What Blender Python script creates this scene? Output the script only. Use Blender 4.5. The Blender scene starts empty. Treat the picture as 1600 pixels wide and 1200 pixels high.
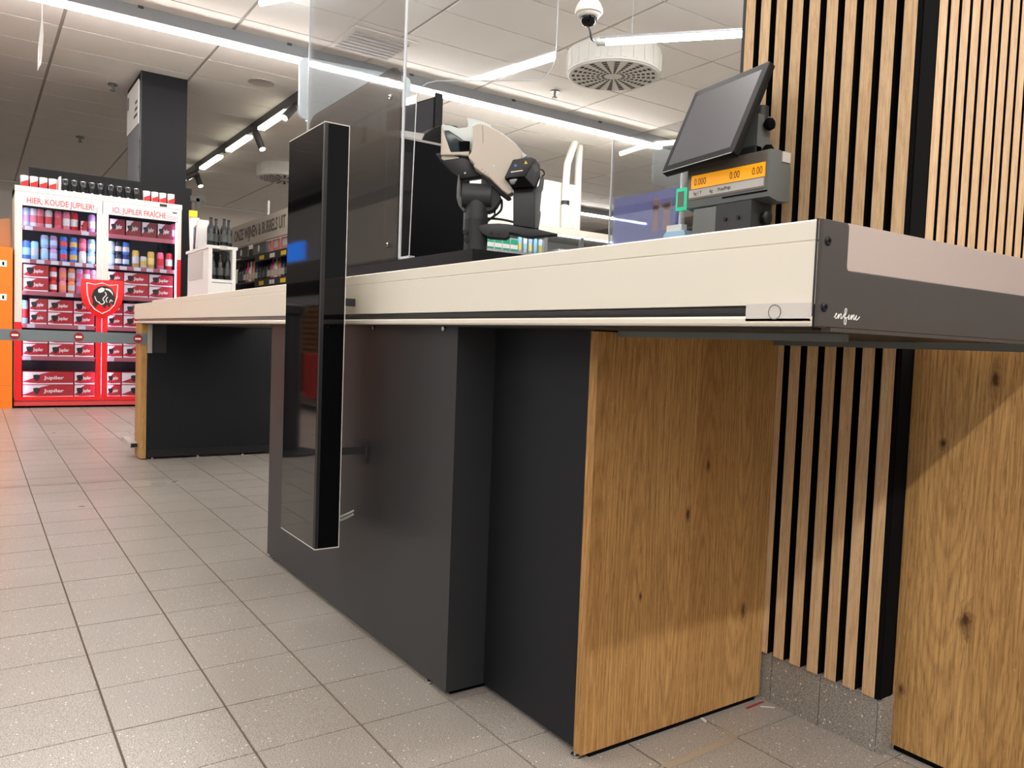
import bpy, bmesh, math, random
from mathutils import Vector, Matrix
random.seed(7)
scene = bpy.context.scene
col = scene.collection
# ------------------------------------------------------------------ camera
F, YAW, PITCH, ROLL, HC = 1226.88, math.radians(145.448), math.radians(-3.0026), math.radians(2.1567), 0.74254
fwd = Vector((math.cos(PITCH)*math.cos(YAW), math.cos(PITCH)*math.sin(YAW), math.sin(PITCH)))
rgt = Vector((math.sin(YAW), -math.cos(YAW), 0)); upv = rgt.cross(fwd)
rgt, upv = rgt*math.cos(ROLL)+upv*math.sin(ROLL), -rgt*math.sin(ROLL)+upv*math.cos(ROLL)
CAM = Vector((0, 0, HC))
cd = bpy.data.cameras.new('camera'); cam = bpy.data.objects.new('camera', cd); col.objects.link(cam)
cd.sensor_width = 36; cd.lens = 36*F/1600; cd.clip_start = .05; cd.clip_end = 100
cam.matrix_world = Matrix(((rgt.x, upv.x, -fwd.x, 0), (rgt.y, upv.y, -fwd.y, 0), (rgt.z, upv.z, -fwd.z, HC), (0, 0, 0, 1)))
scene.camera = cam
# ------------------------------------------------------------------ world and exposure
w = bpy.data.worlds.new('store_ambient'); scene.world = w; w.use_nodes = True
w.node_tree.nodes['Background'].inputs[0].default_value = (1.0, .985, .975, 1)
w.node_tree.nodes['Background'].inputs[1].default_value = .53
vs = scene.view_settings
vs.view_transform = 'Standard'; vs.look = 'None'; vs.exposure = 0.0; vs.gamma = 1; vs.use_curve_mapping = False
LAMP_ROW = 90.0      # emission of the ceiling light rows

# ------------------------------------------------------------------ helpers
def lin(r, g, b):
    f = lambda c: (c/255/12.92) if c/255 <= .04045 else ((c/255+.055)/1.055)**2.4
    return (f(r), f(g), f(b), 1)
MATS = {}
def mat(name, rgb, rough=.5, metal=0, emit=0, spec=.5, coat=0):
    if name in MATS: return MATS[name]
    m = bpy.data.materials.new(name); m.use_nodes = True; MATS[name] = m
    b = m.node_tree.nodes['Principled BSDF']; c = lin(*rgb)
    b.inputs['Base Color'].default_value = c; b.inputs['Roughness'].default_value = rough
    b.inputs['Metallic'].default_value = metal; b.inputs['Specular IOR Level'].default_value = spec
    b.inputs['Coat Weight'].default_value = coat
    if emit:
        b.inputs['Emission Color'].default_value = c; b.inputs['Emission Strength'].default_value = emit
    return m
def N(nt, t, **kw):
    n = nt.nodes.new(t)
    for k, v in kw.items(): setattr(n, k, v)
    return n
def ramp(nt, src, stops):
    r = N(nt, 'ShaderNodeValToRGB'); e = r.color_ramp.elements
    while len(e) < len(stops): e.new(.5)
    for q, (p, c) in zip(e, stops): q.position = p; q.color = c
    nt.links.new(src, r.inputs[0]); return r.outputs[0]
def mixc(nt, fac, a, b, mode='MIX'):
    m = N(nt, 'ShaderNodeMix', data_type='RGBA', blend_type=mode)
    for s, v in ((m.inputs[0], fac), (m.inputs[6], a), (m.inputs[7], b)):
        if hasattr(v, 'is_output'): nt.links.new(v, s)
        else: s.default_value = v
    return m.outputs[2]
def wood(name, c1, c2, dark, rough=.5, stave=.11, knots=(), ring=.30, pore=.5):
    """oak with vertical grain: staves, growth-ring figure, pore dashes and knots at (x+y, z)"""
    m = bpy.data.materials.new(name); m.use_nodes = True; MATS[name] = m; nt = m.node_tree
    b = nt.nodes['Principled BSDF']; b.inputs['Roughness'].default_value = rough; b.inputs['Specular IOR Level'].default_value = .25
    L = nt.links.new
    def ma(op, x, y=None, z=None):
        n = N(nt, 'ShaderNodeMath', operation=op)
        for i, v in enumerate((x, y, z)):
            if v is None: continue
            if hasattr(v, 'is_output'): L(v, n.inputs[i])
            else: n.inputs[i].default_value = v
        return n.outputs[0]
    g = N(nt, 'ShaderNodeNewGeometry'); sp = N(nt, 'ShaderNodeSeparateXYZ'); L(g.outputs['Position'], sp.inputs[0])
    h = ma('ADD', sp.outputs[0], sp.outputs[1]); z = sp.outputs[2]
    def hv(sh, sz, off=0.0, zz=None):
        c = N(nt, 'ShaderNodeCombineXYZ'); L(ma('MULTIPLY', h, sh), c.inputs[0]); L(ma('MULTIPLY', z if zz is None else zz, sz), c.inputs[1]); 
        if hasattr(off, 'is_output'): L(off, c.inputs[2])
        else: c.inputs[2].default_value = off
        return c.outputs[0]
    def noise(v, s, d, dist=0):
        n = N(nt, 'ShaderNodeTexNoise'); n.inputs['Scale'].default_value = s; n.inputs['Detail'].default_value = d; n.inputs['Distortion'].default_value = dist
        L(v, n.inputs['Vector']); return n.outputs['Fac']
    idn = ma('FLOOR', ma('DIVIDE', h, stave)); fr = ma('SUBTRACT', ma('DIVIDE', h, stave), idn)
    wn = N(nt, 'ShaderNodeTexWhiteNoise', noise_dimensions='1D'); L(idn, wn.inputs['W']); rnd = wn.outputs['Value']
    wn2 = N(nt, 'ShaderNodeTexWhiteNoise', noise_dimensions='1D'); L(ma('ADD', idn, 31.7), wn2.inputs['W']); rnd2 = wn2.outputs['Value']
    off = ma('MULTIPLY', rnd, 20)
    warp = noise(hv(14, 3.2, off), 1, 3)
    # growth rings around a long axis that leaves the board at a shallow angle
    dh = ma('MULTIPLY', ma('SUBTRACT', fr, ma('MULTIPLY_ADD', rnd2, .9, .05)), stave)
    dz = ma('MULTIPLY', ma('SUBTRACT', z, ma('MULTIPLY', rnd, .95)), .085)
    rr = ma('ADD', ma('SQRT', ma('ADD', ma('MULTIPLY', dh, dh), ma('MULTIPLY', dz, dz))), ma('MULTIPLY', warp, .020))
    kmask = None
    kn = noise(hv(60, 45), 1, 3)
    for kh, kz, kr in knots:
        a_ = ma('SUBTRACT', h, kh); c_ = ma('MULTIPLY', ma('SUBTRACT', z, kz), .42)
        d = ma('ADD', ma('SQRT', ma('ADD', ma('MULTIPLY', a_, a_), ma('MULTIPLY', c_, c_))), ma('MULTIPLY', ma('SUBTRACT', kn, .5), kr*1.5))
        k = ma('SUBTRACT', 1.0, ma('MINIMUM', ma('MAXIMUM', ma('DIVIDE', ma('SUBTRACT', d, kr*.25), kr*1.3), 0), 1))
        k = ma('MULTIPLY', k, k)
        kmask = k if kmask is None else ma('MAXIMUM', kmask, k)
    if kmask is not None: rr = ma('ADD', rr, ma('MULTIPLY', kmask, .02))
    rings = ma('MULTIPLY_ADD', ma('SINE', ma('MULTIPLY', rr, 900)), .5, .5)
    rings = ma('POWER', rings, 2.2)
    fine = noise(hv(260, 5, off), 1, 4, .2)
    pores = noise(hv(650, 26, off), 1, 2)
    flecks = noise(hv(300, 60, ma('ADD', off, 5)), 1, 2, 1.5)
    broad = noise(hv(11, 1.6, off), 1, 3, .5)
    tone = ma('ADD', ma('MULTIPLY', broad, .75), ma('MULTIPLY', rnd, .35))
    base = ramp(nt, tone, [(.25, c1), (.8, c2)])
    c = mixc(nt, ma('MULTIPLY', rings, ring), base, dark)
    f1 = ramp(nt, fine, [(.35, (.42, .42, .42, 1)), (.62, (0, 0, 0, 1))]); c = mixc(nt, f1, c, dark)
    p1 = ramp(nt, pores, [(.36, (pore,)*3+(1,)), (.45, (0, 0, 0, 1))]); c = mixc(nt, p1, c, tuple(x*.8 for x in dark[:3])+(1,))
    p2 = ramp(nt, flecks, [(.66, (0, 0, 0, 1)), (.72, (.35,)*3+(1,))]); c = mixc(nt, p2, c, tuple(min(1, x*1.25) for x in c2[:3])+(1,))
    if kmask is not None: c = mixc(nt, kmask, c, tuple(x*.42 for x in dark[:3])+(1,))
    L(c, b.inputs['Base Color'])
    bp = N(nt, 'ShaderNodeBump'); bp.inputs['Strength'].default_value = .15; bp.inputs['Distance'].default_value = .001
    L(pores, bp.inputs['Height']); L(bp.outputs[0], b.inputs['Normal'])
    return m
def speckle(name, base, dark, light, rough=.42, sc=1.0):
    m = bpy.data.materials.new(name); m.use_nodes = True; MATS[name] = m; nt = m.node_tree
    b = nt.nodes['Principled BSDF']; b.inputs['Roughness'].default_value = rough
    g = N(nt, 'ShaderNodeNewGeometry')
    n1 = N(nt, 'ShaderNodeTexNoise'); n1.inputs['Scale'].default_value = 420*sc; n1.inputs['Detail'].default_value = 3
    n2 = N(nt, 'ShaderNodeTexVoronoi'); n2.inputs['Scale'].default_value = 85*sc
    n3 = N(nt, 'ShaderNodeTexNoise'); n3.inputs['Scale'].default_value = 1.7; n3.inputs['Detail'].default_value = 4
    n4 = N(nt, 'ShaderNodeTexNoise'); n4.inputs['Scale'].default_value = 300*sc
    for n in (n1, n2, n3, n4): nt.links.new(g.outputs['Position'], n.inputs['Vector'])
    c = ramp(nt, n1.outputs['Fac'], [(.36, dark), (.62, base)])
    s = ramp(nt, n2.outputs['Distance'], [(.11, (1, 1, 1, 1)), (.2, (0, 0, 0, 1))])
    gate = ramp(nt, n2.outputs['Color'], [(.62, (0, 0, 0, 1)), (.68, (1, 1, 1, 1))])
    c = mixc(nt, mixc(nt, 1, s, gate, 'MULTIPLY'), c, light)
    st = ramp(nt, n3.outputs['Fac'], [(.3, (.86, .85, .84, 1)), (.65, (1, 1, 1, 1))])
    c = mixc(nt, 1, c, st, 'MULTIPLY')
    nt.links.new(c, b.inputs['Base Color'])
    rr = ramp(nt, n3.outputs['Fac'], [(.3, (rough+.05,)*3+(1,)), (.7, (rough-.03,)*3+(1,))]); nt.links.new(rr, b.inputs['Roughness'])
    return m
def clear(name, tint, gloss=1.0, rough=.02, haze=0.0):
    """thin acrylic or glass sheet: lets light through, mirrors by Fresnel"""
    m = bpy.data.materials.new(name); m.use_nodes = True; MATS[name] = m; nt = m.node_tree
    for n in list(nt.nodes): nt.nodes.remove(n)
    out = N(nt, 'ShaderNodeOutputMaterial'); t = N(nt, 'ShaderNodeBsdfTransparent'); t.inputs[0].default_value = tint
    gl = N(nt, 'ShaderNodeBsdfGlossy'); gl.inputs['Roughness'].default_value = rough
    fr = N(nt, 'ShaderNodeFresnel'); fr.inputs[0].default_value = 1.49
    ml = N(nt, 'ShaderNodeMath', operation='MULTIPLY'); ml.inputs[1].default_value = gloss
    mx = N(nt, 'ShaderNodeMixShader'); nt.links.new(fr.outputs[0], ml.inputs[0]); nt.links.new(ml.outputs[0], mx.inputs[0])
    nt.links.new(t.outputs[0], mx.inputs[1]); nt.links.new(gl.outputs[0], mx.inputs[2]); last = mx
    if haze:
        df = N(nt, 'ShaderNodeBsdfDiffuse'); df.inputs[0].default_value = tint
        m2 = N(nt, 'ShaderNodeMixShader'); m2.inputs[0].default_value = haze
        nt.links.new(mx.outputs[0], m2.inputs[1]); nt.links.new(df.outputs[0], m2.inputs[2]); last = m2
    nt.links.new(last.outputs[0], out.inputs[0]); return m

ORG = {}
def org(p): return ORG.get(p.name, Vector((0, 0, 0))) if p else Vector((0, 0, 0))
def tag(o, label=None, cat=None, group=None, kind=None):
    if label: o['label'] = label
    if cat: o['category'] = cat
    if group: o['group'] = group
    if kind: o['kind'] = kind
    return o
def thing(name, label, cat, loc, group=None):
    o = bpy.data.objects.new(name, None); o.empty_display_size = .05; col.objects.link(o)
    o.location = loc; ORG[o.name] = Vector(loc); return tag(o, label, cat, group)
def link(name, me, loc, parent=None):
    o = bpy.data.objects.new(name, me); col.objects.link(o); loc = Vector(loc)
    o.location = loc-org(parent); o.parent = parent; ORG[o.name] = loc; return o
def finish(bm, name, material, parent=None, smooth=None):
    """bmesh in world coordinates -> object with its origin at the base centre"""
    bmesh.ops.recalc_face_normals(bm, faces=bm.faces)
    xs = [v.co for v in bm.verts]
    lo = Vector([min(c[i] for c in xs) for i in range(3)]); hi = Vector([max(c[i] for c in xs) for i in range(3)])
    c = (lo+hi)/2; c.z = lo.z
    for v in bm.verts: v.co -= c
    me = bpy.data.meshes.new(name); bm.to_mesh(me); bm.free()
    if smooth is not None:
        me.polygons.foreach_set('use_smooth', [True]*len(me.polygons)); me.set_sharp_from_angle(angle=math.radians(smooth))
    me.materials.append(M(material))
    return link(name, me, c, parent)
def M(m): return MATS[m] if isinstance(m, str) else m
def add_box(bm, lo, hi):
    vs_ = [bm.verts.new((x, y, z)) for x in (lo[0], hi[0]) for y in (lo[1], hi[1]) for z in (lo[2], hi[2])]
    for f in ((0, 1, 3, 2), (4, 6, 7, 5), (0, 4, 5, 1), (2, 3, 7, 6), (0, 2, 6, 4), (1, 5, 7, 3)): bm.faces.new([vs_[i] for i in f])
def bev(bm, off, seg=2, ang=30):
    if off <= 0: return
    ed = [e for e in bm.edges if len(e.link_faces) == 2 and e.calc_face_angle(0) > math.radians(ang)]
    bmesh.ops.bevel(bm, geom=ed, offset=off, segments=seg, affect='EDGES', profile=.6, clamp_overlap=True)
def box(name, lo, hi, material, parent=None, bevel=0.0, seg=2):
    bm = bmesh.new(); add_box(bm, lo, hi); bev(bm, bevel, seg)
    return finish(bm, name, material, parent, 35 if bevel else None)
def boxes(name, lst, material, parent=None, bevel=0.0):
    bm = bmesh.new()
    for lo, hi in lst: add_box(bm, lo, hi)
    bev(bm, bevel); return finish(bm, name, material, parent, 35 if bevel else None)
def prism(name, pts, ext, material, parent=None, bevel=0.0, seg=2, smooth=35):
    bm = bmesh.new(); ext = Vector(ext); n = len(pts)
    a = [bm.verts.new(Vector(p)) for p in pts]; b = [bm.verts.new(Vector(p)+ext) for p in pts]
    bm.faces.new(a); bm.faces.new(b[::-1])
    for i in range(n): bm.faces.new((a[i], b[i], b[(i+1) % n], a[(i+1) % n]))
    bmesh.ops.recalc_face_normals(bm, faces=bm.faces); bev(bm, bevel, seg, 40)
    return finish(bm, name, material, parent, smooth)
def lathe_bm(bm, prof, c, axis='Z', seg=24, cap=True):
    rings = []
    for r, h in prof:
        ring = []
        for k in range(seg):
            t = 2*math.pi*k/seg; a, b = r*math.cos(t), r*math.sin(t)
            p = {'Z': (a, b, h), 'Y': (a, h, b), 'X': (h, a, b)}[axis]
            ring.append(bm.verts.new(Vector(c)+Vector(p)))
        rings.append(ring)
    for i in range(len(rings)-1):
        for k in range(seg): bm.faces.new((rings[i][k], rings[i][(k+1) % seg], rings[i+1][(k+1) % seg], rings[i+1][k]))
    if cap: bm.faces.new(rings[0]); bm.faces.new(rings[-1])
def lathe(name, prof, c, material, parent=None, axis='Z', seg=24, smooth=40):
    bm = bmesh.new(); lathe_bm(bm, prof, c, axis, seg); return finish(bm, name, material, parent, smooth)
def tube_bm(bm, pts, r, seg=8):
    pts = [Vector(p) for p in pts]; prev = None; rings = []
    for i, p in enumerate(pts):
        d = (pts[min(i+1, len(pts)-1)]-pts[max(i-1, 0)]).normalized()
        if prev is None: u = d.orthogonal().normalized()
        else: u = (prev-d*prev.dot(d)).normalized()
        prev = u; v = d.cross(u)
        rings.append([bm.verts.new(p+(u*math.cos(2*math.pi*k/seg)+v*math.sin(2*math.pi*k/seg))*r) for k in range(seg)])
    for i in range(len(rings)-1):
        for k in range(seg): bm.faces.new((rings[i][k], rings[i][(k+1) % seg], rings[i+1][(k+1) % seg], rings[i+1][k]))
    bm.faces.new(rings[0]); bm.faces.new(rings[-1])
def tube(name, pts, r, material, parent=None, seg=8):
    bm = bmesh.new(); tube_bm(bm, pts, r, seg); return finish(bm, name, material, parent, 50)
def spline(pts, n=8):
    pts = [Vector(p) for p in pts]; out = []
    for i in range(len(pts)-1):
        p0, p1, p2, p3 = pts[max(i-1, 0)], pts[i], pts[i+1], pts[min(i+2, len(pts)-1)]
        for k in range(n):
            t = k/n; out.append(.5*((2*p1)+(p2-p0)*t+(2*p0-5*p1+4*p2-p3)*t*t+(3*p1-p0-3*p2+p3)*t**3))
    return out+[pts[-1]]
def rounded(pts, r, n=5, which=None):
    """round the corners of a planar polygon of 3-D points"""
    pts = [Vector(p) for p in pts]; out = []; L = len(pts)
    for i, p in enumerate(pts):
        if which is not None and i not in which: out.append(p); continue
        a = (pts[i-1]-p); b = (pts[(i+1) % L]-p); rr = min(r, a.length*.45, b.length*.45)
        A = p+a.normalized()*rr; B = p+b.normalized()*rr
        for k in range(n+1):
            t = k/n; out.append(A*(1-t)**2+p*2*t*(1-t)+B*t*t)
    return out
TXT = {}
def text(name, s, size, material, o, ex, ey, parent=None, sx=1.0, depth=.0006, align='LEFT', bold=0.0, fit=None):
    key = (s, depth, align, bold)
    if key not in TXT:
        cu = bpy.data.curves.new('lettering', 'FONT'); cu.body = s; cu.size = 1; cu.extrude = depth/size; cu.align_x = align; cu.resolution_u = 3; cu.offset = bold
        t = bpy.data.objects.new('lettering', cu); col.objects.link(t)
        bpy.context.view_layer.update()
        me = bpy.data.meshes.new_from_object(t.evaluated_get(bpy.context.evaluated_depsgraph_get())); bpy.data.objects.remove(t); TXT[key] = me
    me = TXT[key].copy(); me.materials.clear(); me.materials.append(M(material))
    ex = Vector(ex).normalized(); ey = Vector(ey).normalized(); ez = ex.cross(ey)
    if fit: sx = fit/(size*(max(v.co.x for v in me.vertices)-min(v.co.x for v in me.vertices)))
    for v in me.vertices:
        c = v.co; v.co = ex*c.x*size*sx+ey*c.y*size+ez*c.z*size
    return link(name, me, o, parent)
def plane_pt(u, v, p0, n):
    """the point of a real plane (point p0, normal n) that the photograph shows at u, v"""
    d = rgt*((u-800)/F)-upv*((v-600)/F)+fwd; p0 = Vector(p0); n = Vector(n)
    return CAM+d*((p0-CAM).dot(n)/d.dot(n))
def depth_of(p):
    q = Vector(p)-CAM; z = q.dot(fwd)
    return (800+F*q.dot(rgt)/z, 600-F*q.dot(upv)/z, z) if z > .05 else None
ORD = ['first', 'second', 'third', 'fourth', 'fifth', 'sixth', 'seventh', 'eighth', 'ninth', 'tenth', 'eleventh', 'twelfth']

# ------------------------------------------------------------------ materials
speckle('floor_tile', lin(190, 183, 174), lin(116, 109, 101), lin(246, 242, 236), .30, 1.15)
speckle('skirting_tile', lin(172, 166, 158), lin(112, 106, 99), lin(228, 222, 212), .5, 1.0)
mat('grout', (104, 90, 72), .9)
mat('ceiling_tile', (236, 232, 226), .9); mat('ceiling_grid', (176, 170, 163), .7)
mat('wall_beige', (206, 196, 186), .9); mat('wall_dark', (74, 70, 68), .9)
wood('oak_panel', lin(178, 134, 80), lin(206, 164, 106), lin(118, 80, 42), .5, .115,
     ((.152, .517, .006), (-.016, .28, .0045), (.28, .205, .009), (.10, .42, .008), (.721, .591, .0065), (.80, .715, .012), (.78, .284, .013), (.673, .121, .007)))
wood('slat_oak', lin(208, 174, 132), lin(222, 190, 150), lin(166, 126, 86), .55, .04, (), .16, .4)
mat('column_dark', (13, 14, 17), .55, 0, 0, .2)
mat('bezel_black', (12, 12, 13), .55, 0, 0, .25)
mat('felt_black', (12, 12, 13), .95, spec=.1)
mat('profile_black', (26, 26, 28), .6)
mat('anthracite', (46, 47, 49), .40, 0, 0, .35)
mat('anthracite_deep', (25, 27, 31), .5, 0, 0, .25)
mat('cream_rail', (226, 221, 207), .38); mat('rail_grey', (208, 204, 198), .4)
mat('rubber', (30, 31, 33), .55); mat('lip_white', (226, 219, 205), .3)
mat('end_bronze', (72, 67, 63), .38, .25)
mat('brushed_steel', (214, 196, 186), .28, .55)
mat('chrome', (200, 200, 200), .18, 1); mat('screw_dark', (40, 40, 42), .35, .6)
mat('white_print', (238, 236, 232), .6)
mat('gloss_black', (5, 5, 7), .04, 0, 0, .3, 0); MATS['gloss_black'].copy().name = 'mirror_black'
MATS['mirror_black'] = bpy.data.materials['mirror_black']; MATS['mirror_black'].node_tree.nodes['Principled BSDF'].inputs['IOR'].default_value = 2.3
mat('cabinet_front', (120, 114, 106), .35, .3)
mat('gloss_edge', (215, 212, 205), .2)
mat('steel_grey', (120, 120, 122), .35, .6)
mat('plastic_black', (22, 22, 24), .45); mat('plastic_dark', (48, 49, 50), .5); mat('plastic_grey', (104, 108, 106), .5)
mat('plastic_cream', (205, 194, 180), .42); mat('plastic_pale', (214, 222, 220), .35)
mat('screen_grey', (84, 84, 88), .3); mat('screen_teal', (30, 52, 54), .2)
mat('lcd_amber', (255, 168, 20), .4, 0, .55); mat('lcd_ink', (70, 42, 8), .5); mat('display_strip', (120, 112, 100), .3)
clear('acrylic', (.97, .98, .985, 1), .6); clear('smoked', (.74, .71, .685, 1), .6, .03, .035)
clear('cooler_glass', (.95, .96, .98, 1), .45); clear('reflection_blue', (.50, .54, .95, 1), .4, .05, .5)
mat('acrylic_edge', (226, 230, 236), .15)
mat('board_pale', (205, 218, 226), .3)
mat('lamp_white', (254, 248, 243), .5, 0, LAMP_ROW); mat('lamp_cool', (236, 250, 255), .5, 0, 42); mat('track_lamp', (255, 248, 224), .5, 0, 4)
mat('lamp_house', (140, 142, 146), .5); mat('track_dark', (58, 57, 57), .5)
mat('white_paint', (222, 220, 214), .5); mat('vent_dark', (70, 68, 62), .8)
mat('cooler_white', (222, 214, 204), .4); mat('cooler_red', (226, 14, 18), .4); mat('cooler_in', (60, 58, 66), .6)
mat('led_lilac', (220, 216, 255), .5, 0, 16.0)
mat('carton_red', (176, 22, 38), .5); mat('carton_white', (226, 220, 222), .5); mat('carton_dark', (120, 18, 30), .5)
mat('text_red', (228, 92, 84), .5); mat('emblem_black', (24, 20, 22), .5); mat('tag_white', (206, 208, 220), .5); mat('strip_red', (172, 92, 104), .5)
mat('aluminium', (190, 192, 196), .25, .8)
CANC = {'blue': (66, 120, 206), 'light_blue': (150, 205, 236), 'silver_blue': (176, 196, 226), 'navy': (36, 54, 110), 'pink': (228, 130, 150), 'red': (206, 40, 52),
        'gold': (206, 168, 84), 'silver': (196, 196, 200), 'dark': (40, 44, 54), 'lilac': (190, 150, 206), 'white': (228, 226, 228), 'yellow': (226, 206, 120), 'rose': (226, 96, 128), 'orange': (232, 140, 90)}
for k, v in CANC.items(): mat('can_'+k, v, .3, .1)
mat('glass_black', (30, 30, 32), .12); mat('orange_paint', (246, 120, 6), .5)
mat('strap_grey', (112, 122, 126), .7); mat('sign_red', (150, 20, 30), .5)
mat('bottle_black', (24, 27, 27), .25); mat('label_silver', (72, 75, 73), .4)
mat('sign_cream', (196, 186, 170), .7); mat('sign_ink', (92, 86, 80), .7)
mat('pink_card', (228, 150, 140), .6); mat('yellow_tag', (236, 200, 40), .6); mat('shelf_dark', (52, 50, 50), .6)
mat('brick_white', (206, 205, 200), .8); mat('pipe_white', (214, 210, 202), .45)
mat('green_pack', (40, 160, 120), .5); mat('exit_green', (30, 190, 140), .4, 0, .5); mat('bag_blue', (166, 206, 232), .4)
mat('cardboard', (176, 122, 84), .8); mat('crate_wood', (150, 104, 62), .7); mat('poster_red', (150, 36, 34), .6); mat('blue_lit', (50, 130, 250), .5, 0, 2.0)
mat('cable_white', (190, 188, 180), .5); mat('bracket_pale', (176, 170, 164), .5)

# ------------------------------------------------------------------ setting: floor
ZC = 3.31
floor = tag(box('floor', (-17, -6, -.08), (4.5, 12.5, -.0035), 'grout'), kind='structure')
TX, TY, OX, OY = .2024, .2, -1.564, .0154
cells = []
for i in range(-76, 30):
    for j in range(-30, 62):
        x0, y0 = OX+i*TX, OY+j*TY; c = (x0+TX/2, y0+TY/2, 0); q = depth_of(c)
        vis = 0
        if q and -30 < q[0] < 1630 and 0 < q[1] < 1260: vis = 1/q[2]**3
        if -2.5 < c[0] < -1.1 and c[1] > .95 or -4.9 < c[0] < -2.5 and c[1] > 2.2 or c[0] < -8.4 or c[1] > 1.5 and c[0] > -6: vis *= .0001
        cells.append((vis, x0, y0))
cells.sort(key=lambda t: -t[0])
bm = bmesh.new(); add_box(bm, (-TX/2+.0013, -TY/2+.0022, -.0045), (TX/2-.0013, TY/2-.0022, 0))
me_t = bpy.data.meshes.new('tile'); bm.to_mesh(me_t); bm.free(); me_t.materials.append(M('floor_tile'))
for v, x0, y0 in cells[:300]:
    link('tile', me_t, (x0+TX/2, y0+TY/2, random.uniform(-.0004, .0002)), floor)
vv, ff = [], []
for v, x0, y0 in cells[300:]:
    b0 = len(vv); a, b, c, d = x0+.0013, x0+TX-.0013, y0+.0022, y0+TY-.0022
    vv += [(a, c, 0), (b, c, 0), (b, d, 0), (a, d, 0), (a, c, -.0045), (b, c, -.0045), (b, d, -.0045), (a, d, -.0045)]
    ff += [(b0, b0+1, b0+2, b0+3)]+[(b0+k, b0+4+k, b0+4+(k+1) % 4, b0+(k+1) % 4) for k in range(4)]
me = bpy.data.meshes.new('tile_field'); me.from_pydata(vv, [], ff); me.materials.append(M('floor_tile'))
tag(link('tile_field', me, (0, 0, 0), floor), kind='stuff')
mat('mark_white', (230, 228, 222), .7); mat('mark_red', (150, 50, 48), .7); mat('mark_tan', (160, 146, 124), .8)
for nm, m_, uv in (('white_scuff', 'mark_white', [(1090, 1119), (1093, 1117), (1105, 1127), (1102, 1129)]), ('red_mark', 'mark_red', [(1164, 1106), (1190, 1096), (1195, 1097), (1168, 1108)]), ('white_scuff', 'mark_white', [(1188, 1103), (1210, 1105), (1211, 1106.5), (1188, 1104.5)]),
                   ('tan_smear', 'mark_tan', [(1030, 1197), (1110, 1163), (1140, 1152), (1152, 1155), (1120, 1170), (1050, 1200)]), ('tan_smear', 'mark_tan', [(1112, 1132), (1122, 1136), (1154, 1152), (1146, 1154)])):
    prism(nm, [plane_pt(u, v, (0, 0, .0003), (0, 0, 1)) for u, v in uv], (0, 0, .0003), m_, floor)
# ceiling
ceil_ = tag(box('ceiling', (-17, -6, ZC+.004), (4.5, 12.5, ZC+.06), 'ceiling_grid'), kind='structure')
cells = []
for i in range(-16, 21):
    for j in range(-6, 10):
        x0, y0 = -7.91+i*.597, .62+j*1.2; q = depth_of((x0+.3, y0+.6, ZC))
        vis = 1/q[2] if q and -150 < q[0] < 1400 and -120 < q[1] < 420 else 0
        if x0 < -16.9 or x0 > 4 or y0 < -6 or y0 > 11.4: continue
        cells.append((vis, x0, y0))
cells.sort(key=lambda t: -t[0])
bm = bmesh.new(); add_box(bm, (-.2905, -.586, 0), (.2905, .586, .012)); bev(bm, .002, 1)
me_t = bpy.data.meshes.new('ceiling_panel'); bm.to_mesh(me_t); bm.free(); me_t.materials.append(M('ceiling_tile'))
for n, (v, x0, y0) in enumerate(cells):
    if n < 260: link('ceiling_panel', me_t, (x0+.2985, y0+.6, ZC-.006), ceil_)
bm = bmesh.new()
for v, x0, y0 in cells[260:]: add_box(bm, (x0+.008, y0+.014, ZC-.006), (x0+.589, y0+1.186, ZC+.006))
tag(finish(bm, 'ceiling_field', 'ceiling_tile', ceil_), kind='stuff')
# far walls
tag(box('wall_far', (-17.1, -6, 0), (-17, 12.5, ZC), 'wall_beige'), kind='structure')
tag(box('wall_back', (-17, 12.5, 0), (4.5, 12.6, ZC), 'wall_dark'), kind='structure')

# ------------------------------------------------------------------ slatted wall beside the counter
sw = tag(box('wall_right', (-1.176, 1.41, .1), (-.8, 2.25, ZC), 'felt_black'), kind='structure')
FACE = 'y'
bm = bmesh.new(); add_box(bm, (0, -.011, 0), (.025, .011, ZC-.107)); bmesh.ops.recalc_face_normals(bm, faces=bm.faces)
me_s = bpy.data.meshes.new('slat'); bm.to_mesh(me_s); bm.free(); me_s.materials.append(M('slat_oak')); me_s.materials.append(M('felt_black'))
for q_ in me_s.polygons: q_.material_index = 0 if (q_.normal.y < -.5 if FACE == 'y' else q_.normal.x > .5) else 1
for i in range(10): link('slat', me_s, (-1.171+.04*i, 1.3995, .1055), sw)
FACE = 'x'
bm = bmesh.new(); add_box(bm, (-.011, 0, 0), (.011, .0285, ZC-.107)); bmesh.ops.recalc_face_normals(bm, faces=bm.faces)
me_s = bpy.data.meshes.new('slat'); bm.to_mesh(me_s); bm.free(); me_s.materials.append(M('slat_oak')); me_s.materials.append(M('felt_black'))
for q_ in me_s.polygons: q_.material_index = 0 if (q_.normal.y < -.5 if FACE == 'y' else q_.normal.x > .5) else 1
for i in range(20): link('slat', me_s, (-.7895, 1.448+.0395*i, .1055), sw)
boxes('corner_profile', [((-.789, 1.392, .105), (-.776, 1.43, ZC)), ((-.80, 1.43, .105), (-.7795, 1.447, ZC)), ((-.786, 1.3885, .105), (-.779, 1.393, ZC))], 'felt_black', sw, .001)
for x0, x1 in ((-1.24, -1.02), (-1.02, -.905), (-.905, -.7835)):
    box('skirting_tile', (x0+.001, 1.398, 0), (x1-.001, 1.412, .106), 'skirting_tile', sw, .0015)
box('skirting_tile', (-.783, 1.3985, 0), (-.773, 1.434, .106), 'skirting_tile', sw, .0015)
box('skirting_core', (-1.17, 1.412, 0), (-.783, 2.25, .1), 'grout', sw)
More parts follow.
